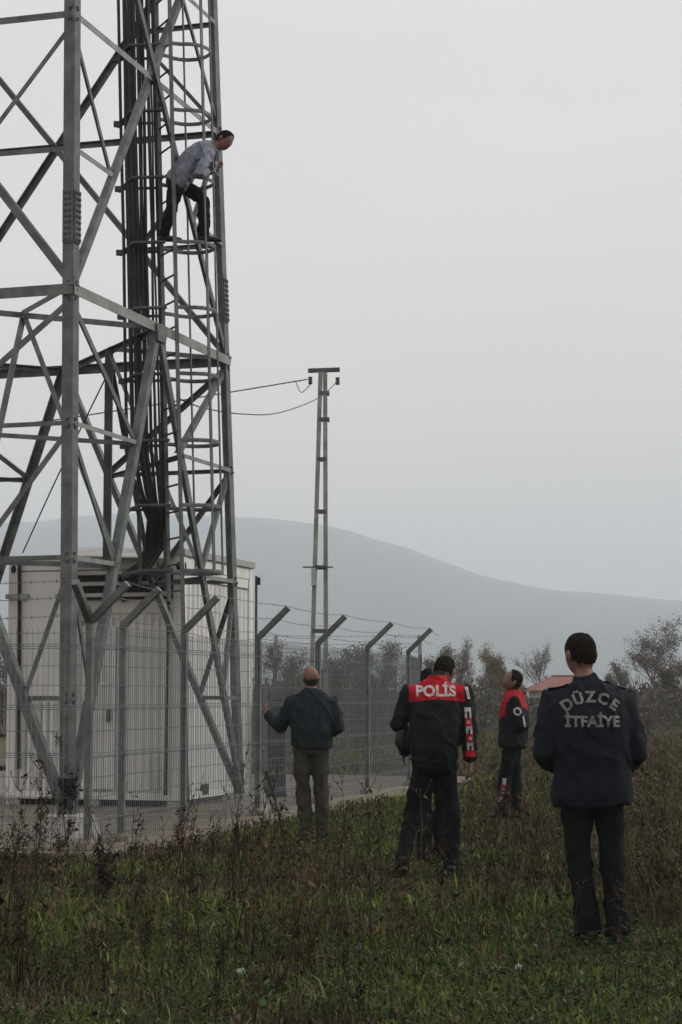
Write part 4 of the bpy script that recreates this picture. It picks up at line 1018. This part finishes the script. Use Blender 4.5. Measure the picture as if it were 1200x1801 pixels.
sd = 135.0
hb = at(1000, 1223, sd); hb.z = 0
shed = empty('farm_shed', tuple(hb)); tag(shed, 'low farm shed with orange tiled roof left of the firefighter', 'shed')
MB().abox(-2.3, 1.6, 0, 5, 0, 1.75).build('wall', M['plaster'], shed)
for x in (-1.6, .4): MB().abox(x, x + .6, -.03, .02, .8, 1.4).build('window', M['dark'], shed)
MB().abox(-.6, .1, -.03, .02, .02, 1.6).build('door', M['dark'], shed)
rz_ = at(990, 1189, sd).z; ez = at(990, 1214, sd).z
rf = MB().add([(-2.75, -.4, ez), (2.0, -.4, ez), (2.0, 5.4, ez), (-2.75, 5.4, ez), (-.9, 2.5, rz_), (2.0, 2.5, rz_),
               (-2.75, -.4, ez - .1), (2.0, -.4, ez - .1), (2.0, 5.4, ez - .1), (-2.75, 5.4, ez - .1)],
              [(0, 1, 5, 4), (2, 3, 4, 5), (3, 0, 4), (1, 2, 5), (6, 7, 1, 0), (7, 8, 2, 1), (8, 9, 3, 2), (9, 6, 0, 3), (9, 8, 7, 6)]).build('roof', M['roof'], shed)
ridge = MB().tube([(-.9, 2.5, rz_ + .02), (2.0, 2.5, rz_ + .02)], .09, 6).build('ridge', M['roof'], rf)

tl = gnd(1160, 1262); tra = empty('farm_trailer', tuple(tl)); tag(tra, 'small red farm trailer far off at the right edge of the field', 'trailer')
MB().abox(-.6, .62, -.4, .4, .42, .72).build('bed', M['red_paint'], tra)
MB().abox(-.62, .64, -.43, -.405, .72, .86).build('side_board', M['white_paint'], tra)
MB().abox(-.62, .64, .405, .43, .72, .86).build('side_board', M['red_paint'], tra)
for x in (-.35, .4):
    for y in (-.46, .46): 
        wh = MB().ell([(x, y - .06, .3), (x, y + .06, .3)], [.3, .3], n=14).build('wheel', M['tyre'], tra, True)
MB().tube([(-.6, 0, .45), (-1.2, 0, .4)], .04, 6).build('drawbar', M['dark'], tra)

# ------------------------------------------------------------------ field vegetation
def inside_yard(x, y, m=.36):
    dx, dy = x - CORNER.x, y - CORNER.y
    along = dx * FN.x + dy * FN.y; across = dx * PA.x + dy * PA.y
    return (across > -m) & (along > -m) & (along < 16.2)
def scatter(n, dlo, dhi, seed, margin=1.0):
    """density falls with the square of distance so that it looks even"""
    r_ = np.random.default_rng(seed); d = 1 / (1 / dlo + (1 / dhi - 1 / dlo) * r_.random(int(n * 1.6)))
    # weight by width
    wgt = (d * .40 + 2 * margin); keep = r_.random(len(d)) < wgt / wgt.max() * 2.0; d = d[keep]
    x = (r_.random(len(d)) - .5) * (d * .40 + 2 * margin); k = ~inside_yard(x, d)
    return x[k][:n], d[k][:n]
def field(x, y):
    green = vnoise(x, y, 1.3, 50) * .6 + vnoise(x, y, .35, 51) * .4; green = .5 + (green - .5) * 1.9
    green = green + .22 * np.exp(-((x + .2) / 2.5) ** 2) - .30 * (x > 1.75 + .0 * y) * (y > 12)
    tall = vnoise(x, y, .9, 52)
    return green, tall
FEET = [gnd(*q) for q in ((1040, 1662), (1090, 1656), (707, 1546), (796, 1530), (757, 1514), (895, 1442), (547, 1478))]
def trample(x, y):
    k = np.ones(len(x))
    for f_ in FEET:
        e = ((x - f_.x) / .30) ** 2 + ((y - f_.y + .35) / .75) ** 2; k *= 1 - .72 * np.exp(-e)
    return k
def blades(n, dlo, dhi, seed, hmul=1.0):
    x, y = scatter(n, dlo, dhi, seed); n = len(x); r_ = np.random.default_rng(seed + 1)
    gr, tall = field(x, y); near = y < 9.6
    h = (.022 + .075 * r_.random(n) ** 1.5) * (.5 + .9 * tall) * hmul; h = np.where(near, h * .75, h); h *= np.where((x > 2.2) & (y > 12.5), 1.7, 1.0); h *= np.where(r_.random(n) < .06, 2.0, 1.0); h *= trample(x, y)
    wd = .0042 * (y / 9) ** .9 * r_.uniform(.6, 1.5, n)
    az = r_.uniform(0, 2 * np.pi, n); lean = r_.uniform(.1, 1.0, n) * h
    dx, dy = np.cos(az), np.sin(az); sx, sy = -dy, dx
    z0 = np.zeros(n)
    P0 = np.stack([x, y, z0 - .01], 1); P1 = np.stack([x + dx * lean * .35, y + dy * lean * .35, h * .6], 1); P2 = np.stack([x + dx * lean, y + dy * lean, h * (1 - .25 * lean / h)], 1)
    W = np.stack([sx * wd, sy * wd, z0], 1)
    vs = np.stack([P0 - W, P0 + W, P1 + W * .75, P1 - W * .75, P2], 1).reshape(-1, 3)
    base = np.arange(n)[:, None] * 5
    lp_ = np.concatenate([base + np.array([0, 1, 2, 3]), base + np.array([3, 2, 4])], 1).ravel()
    st = (np.arange(n)[:, None] * 7 + np.array([0, 4])).ravel(); to = np.tile([4, 3], n)
    G = np.array([(.066, .098, .013), (.115, .135, .022), (.040, .062, .014), (.13, .13, .034)]); D = np.array([(.085, .065, .036), (.065, .048, .028), (.11, .085, .05), (.05, .036, .024)])
    pick = (r_.random(n) < np.clip((gr - .33) * 2.4, .05, .95))
    c = np.where(pick[:, None], G[r_.integers(0, 4, n)], D[r_.integers(0, 4, n)]) * r_.uniform(.38, 1.6, (n, 1)) * (.5 + 1.15 * vnoise(x, y, .22, 55))[:, None]
    straw = r_.random(n) < .035; c[straw] = np.array((.20, .165, .10)) * r_.uniform(.5, 1.3, (straw.sum(), 1))
    return vs, lp_, st, to, np.repeat(c, 5, 0)
me = npmesh('grass', *blades(300000, 7.4, 70, 60)); o = link('grass', me, M['grass']); tag(o, 'low mixed green and withered grass covering the field', 'grass', kind='stuff')

# broad leaves of low weeds close to the ground
def broad(n, dlo, dhi, seed):
    x, y = scatter(n, dlo, dhi, seed); n = len(x); r_ = np.random.default_rng(seed + 1); gr, tall = field(x, y)
    keep = r_.random(n) < np.clip((gr - .15) * 1.9, .1, 1); x, y, gr = x[keep], y[keep], gr[keep]; n = len(x)
    L = r_.uniform(.007, .021, n) * np.where(r_.random(n) < .06, 1.9, 1) * (y / 9.5) ** .5; az = r_.uniform(0, 6.283, n); el = r_.uniform(-.2, .9, n)
    d = np.stack([np.cos(az) * np.cos(el), np.sin(az) * np.cos(el), np.sin(el)], 1); s_ = np.stack([-np.sin(az), np.cos(az), np.zeros(n)], 1)
    c0 = np.stack([x, y, r_.uniform(.005, .075, n)], 1); u = np.array([0, 0, 1.])
    Lc = L[:, None]
    vs = np.stack([c0, c0 + d * Lc * .7 + s_ * Lc * .45 + u * Lc * .12, c0 + d * Lc * 1.7, c0 + d * Lc * .7 - s_ * Lc * .45 + u * Lc * .12, c0 + d * Lc * .8], 1).reshape(-1, 3)
    base = np.arange(n)[:, None] * 5
    lp_ = np.concatenate([base + np.array(q) for q in ([0, 1, 4], [1, 2, 4], [2, 3, 4], [3, 0, 4])], 1).ravel(); st = np.arange(4 * n) * 3; to = np.full(4 * n, 3)
    G = np.array([(.030, .055, .014), (.04, .07, .017), (.05, .085, .02), (.06, .06, .025), (.11, .085, .05)])
    c = G[np.minimum(r_.integers(0, 23, n) // 5, 4)] * r_.uniform(.3, 1.25, (n, 1)) * (.4 + 1.1 * vnoise(x, y, .3, 56))[:, None]
    pale = r_.random(n) < .016; c[pale] = np.array((.2, .19, .14)) * r_.uniform(.4, 1.2, (pale.sum(), 1))
    return vs, lp_, st, to, np.repeat(c, 5, 0)
o = link('ground_weeds', npmesh('ground_weeds', *broad(95000, 7.4, 26, 70)), M['leaf']); tag(o, 'low broad leaved weeds growing through the grass', 'weeds', kind='stuff')

# dry stalks: stem, side twigs, seed heads
def stalk(rnd, H, twigs, seedy, leafy=0):
    """returns (verts, faces) of one dry weed"""
    mb = MB(); pts = [V((0, 0, -.02))]; dv = V((rnd.gauss(0, .10), rnd.gauss(0, .10), 1)).normalized()
    n = 4
    for k in range(n):
        dv = (dv + V((rnd.gauss(0, .07), rnd.gauss(0, .07), 0))).normalized(); pts.append(pts[-1] + dv * H / n)
    r0 = .0026 + .0032 * H
    mb.tube(pts, [r0 * (1 - .7 * k / n) for k in range(n + 1)], 3)
    for k in range(twigs):
        s_ = rnd.uniform(.35, .98); j = min(int(s_ * n), n - 1); q = pts[j] + (pts[j + 1] - pts[j]) * (s_ * n - j)
        az = rnd.uniform(0, 6.28); L = H * rnd.uniform(.07, .2) * (1.25 - s_ * .6)
        e1 = q + V((math.cos(az) * L * .6, math.sin(az) * L * .6, L * .6)); e2 = e1 + V((math.cos(az) * L * .25, math.sin(az) * L * .25, L * .55))
        mb.tube([q, e1, e2], [r0 * .45, r0 * .35, r0 * .2], 3)
        for _ in range(seedy):
            c = q + (e2 - q) * rnd.uniform(.3, 1.05) + V((rnd.gauss(0, .006), rnd.gauss(0, .006), rnd.gauss(0, .006))); z = rnd.uniform(.004, .009)
            mb.add([c + V((z, 0, 0)), c + V((-z * .6, z, 0)), c + V((-z * .6, -z, 0)), c + V((0, 0, z * 1.8))], [(0, 1, 3), (1, 2, 3), (2, 0, 3)])
        for _ in range(leafy):
            c = q + (e2 - q) * rnd.uniform(.1, 1); a = rnd.uniform(0, 6.28); z = rnd.uniform(.014, .032); dd = V((math.cos(a), math.sin(a), rnd.uniform(-.9, .3))); sd_ = V((-math.sin(a), math.cos(a), rnd.uniform(-.3, .3)))
            mb.add([c, c + dd * z + sd_ * z * .45, c + dd * z * 2, c + dd * z - sd_ * z * .45], [(0, 1, 2, 3)])
    return mb
rnd = random.Random(5); protos = []
for k in range(14):
    mb = stalk(rnd, rnd.uniform(.28, .62), rnd.randint(4, 9), 2, 1); me = mb.mesh('p'); me.calc_loop_triangles()
    protos.append((np.array(mb.v), np.array([tuple(t.vertices) for t in me.loop_triangles]))); bpy.data.meshes.remove(me)
def stalks(n, dlo, dhi, seed, name, label, tallright=False):
    x, y = scatter(n, dlo, dhi, seed); r_ = np.random.default_rng(seed + 3); gr, tall = field(x, y)
    keep = (r_.random(len(x)) < np.clip(1.25 - gr * 1.5, .06, 1)) & ((y > 9.3) | (r_.random(len(x)) < .25)); keep &= (r_.random(len(x)) < (.45 if name == 'dry_weeds' else 1)) | ~((x < .6) & (y > 11.5)); keep &= r_.random(len(x)) < trample(x, y) ** 4; keep &= (~inside_yard(x, y, 1.1)) | (r_.random(len(x)) < .22)
    x, y, gr = x[keep], y[keep], gr[keep]
    VS, TS, CS = [], [], []; off = 0
    for i in range(len(x)):
        v_, t_ = protos[r_.integers(0, 14)]; a = r_.uniform(0, 6.28); s_ = r_.uniform(.45, 1.15) * (1.45 if (x[i] > 2.0 and y[i] > 12) else 1.0) * (1 + .012 * max(0, y[i] - 14))
        c, sn = math.cos(a), math.sin(a); th_ = 1 + max(0, (y[i] - 12) * .03)
        w_ = np.stack([v_[:, 0] * c - v_[:, 1] * sn, v_[:, 0] * sn + v_[:, 1] * c, v_[:, 2]], 1) * s_ + np.array([x[i], y[i], 0])
        VS.append(w_); TS.append(t_ + off); off += len(v_)
        cc = np.array([(.03, .02, .013), (.06, .036, .02), (.022, .016, .012), (.09, .066, .036), (.04, .017, .012)][r_.integers(0, 5)]) * r_.uniform(.6, 1.25)
        if x[i] > 1.6: cc = np.array([(.095, .078, .042), (.07, .062, .03), (.12, .098, .055), (.05, .042, .024)][r_.integers(0, 4)]) * r_.uniform(.6, 1.2)
        CS.append(np.repeat(cc[None], len(v_), 0))
    VS = np.concatenate(VS); TS = np.concatenate(TS); CS = np.concatenate(CS)
    o = link(name, npmesh(name, VS, TS.ravel(), np.arange(len(TS)) * 3, np.full(len(TS), 3), CS), M['dry']); tag(o, label, 'dry weeds', kind='stuff')
stalks(5200, 8.3, 42, 80, 'dry_weeds', 'thin brown dry weed stalks standing all over the field')

rnd = random.Random(15); protos = []
for k in range(14):
    mb = stalk(rnd, rnd.uniform(.6, 1.0), rnd.randint(5, 10), 2, 1); me = mb.mesh('p'); me.calc_loop_triangles()
    protos.append((np.array(mb.v) * np.array((.8, .8, 1)), np.array([tuple(t.vertices) for t in me.loop_triangles]))); bpy.data.meshes.remove(me)
stalks(460, 9.3, 22, 90, 'tall_dry_weeds', 'tall thin dark weed stalks rising knee high out of the grass')

# the tall weeds that stand out one by one
M['weed'] = mat('dry_weed_stem', (.012, .008, .006), .9, (.032, .018, .011), 20)
M['weed_pale'] = mat('pale_dry_stem', (.17, .14, .085), .9, (.24, .2, .13), 20)
def weed(px, pyb, pyt, seed, twigs, seedy, leafy, label, m='weed', stems=1, lean=0.0):
    b_ = gnd(px, pyb); d = b_.y; H = at(px, pyt, d).z; rnd = random.Random(seed)
    root = empty('dry_weed_plant', tuple(b_)); tag(root, label, 'weed', 'tall dry weeds in the foreground')
    for s_ in range(stems):
        mb = stalk(rnd, H * (1 if s_ == 0 else rnd.uniform(.55, .95)), twigs, seedy, leafy)
        la = lean if s_ == 0 else rnd.uniform(-.5, .5)
        mb.v = [(x * 1 + z * la, y + z * la * .3 * (s_ % 2), z) for x, y, z in mb.v]
        mb.build('stem', M[m], root)
weed(487, 1575, 1405, 1, 14, 5, 2, 'tallest seed headed weed stem below the balding man')
weed(497, 1566, 1430, 2, 10, 4, 2, 'shorter weed stem leaning against the tall one below the balding man', lean=.06)
weed(630, 1612, 1420, 3, 6, 3, 1, 'thin upright weed stem left of the police officers feet')
weed(652, 1690, 1440, 4, 5, 2, 1, 'long thin weed stem in front of the fence gap beside the police officers')
weed(318, 1690, 1560, 5, 6, 3, 2, 'thin dark weed stem at lower left in front of the apron')
weed(180, 1610, 1440, 6, 12, 3, 8, 'bushy reddish brown weed in front of the fence corner', stems=4)
weed(60, 1590, 1400, 7, 12, 3, 6, 'branching brown weed at the left edge below the shelter', stems=3, lean=.12)
weed(12, 1560, 1420, 8, 8, 3, 5, 'brown weed cut by the left border of the picture', stems=3)
weed(118, 1500, 1290, 9, 12, 2, 9, 'tall leafy brown weed rising before the left tower leg', stems=3, lean=-.14)
weed(70, 1500, 1320, 10, 10, 2, 9, 'drooping leafy weed beside the left tower leg', stems=2, lean=.16)
weed(225, 1560, 1428, 11, 9, 2, 3, 'arching weed with bare side twigs before the concrete apron', stems=2, lean=.35)
weed(300, 1540, 1440, 12, 8, 2, 6, 'small brown weed leaning over the apron edge', stems=3, lean=.3)
weed(545, 1600, 1500, 13, 2, 0, 0, 'pale straw stalk leaning right below the balding man', 'weed_pale', lean=.55)
weed(95, 1700, 1640, 14, 2, 0, 0, 'pale straw lying across the grass at lower left', 'weed_pale', lean=1.6)
weed(1160, 1560, 1330, 15, 8, 4, 1, 'tall brown weed stem right of the firefighter', stems=2)
weed(1185, 1600, 1360, 16, 8, 4, 1, 'tall brown weed clump at the right border beside the firefighter', stems=3)
weed(1165, 1275, 1250, 17, 6, 2, 4, 'small dark shrub stem below the distant red trailer', stems=2)
# pale scraps lying in the grass
def scrap(px, py, sx, sy, seed, label, m):
    b_ = gnd(px, py); rnd = random.Random(seed); n = 7
    top = [(math.cos(6.28 * k / n) * sx * rnd.uniform(.7, 1.1), math.sin(6.28 * k / n) * sy * rnd.uniform(.7, 1.1), .05 + rnd.uniform(0, .03)) for k in range(n)]
    o = MB().add([(x * .95, y * .95, z - .012) for x, y, z in top] + top, [tuple(range(n, 2 * n)), tuple(reversed(range(n)))] + [(k, (k + 1) % n, n + (k + 1) % n, n + k) for k in range(n)]).build('paper_scrap', m)
    o.location = b_; tag(o, label, 'litter')
scrap(914, 1722, .024, .014, 1, 'white scrap lying in the grass left of the firefighter shoes', M['white_paint'])
scrap(421, 1730, .040, .05, 2, 'pale green cabbage like leaf lying in the foreground grass', mat('pale_leaf', (.14, .19, .14), .7, (.2, .26, .2), 30))
scrap(572, 1704, .07, .03, 3, 'pale dry leaf lying in the middle foreground grass', M['weed_pale'])

# ------------------------------------------------------------------ haze: the air between here and the hill
hz = bpy.data.materials.new('haze_air'); hz.use_nodes = True; t = hz.node_tree; t.nodes.clear()
mo = t.nodes.new('ShaderNodeOutputMaterial'); pv = t.nodes.new('ShaderNodeVolumePrincipled')
pv.inputs['Color'].default_value = (.865, .94, 1.0, 1); pv.inputs['Density'].default_value = .0005; pv.inputs['Anisotropy'].default_value = .0
t.links.new(pv.outputs[0], mo.inputs['Volume'])
hb_ = MB().abox(-6390, 6390, -38, 6680, -3, 425).build('haze', hz); tag(hb_, 'thin grey blue haze over the valley', 'haze', kind='stuff')
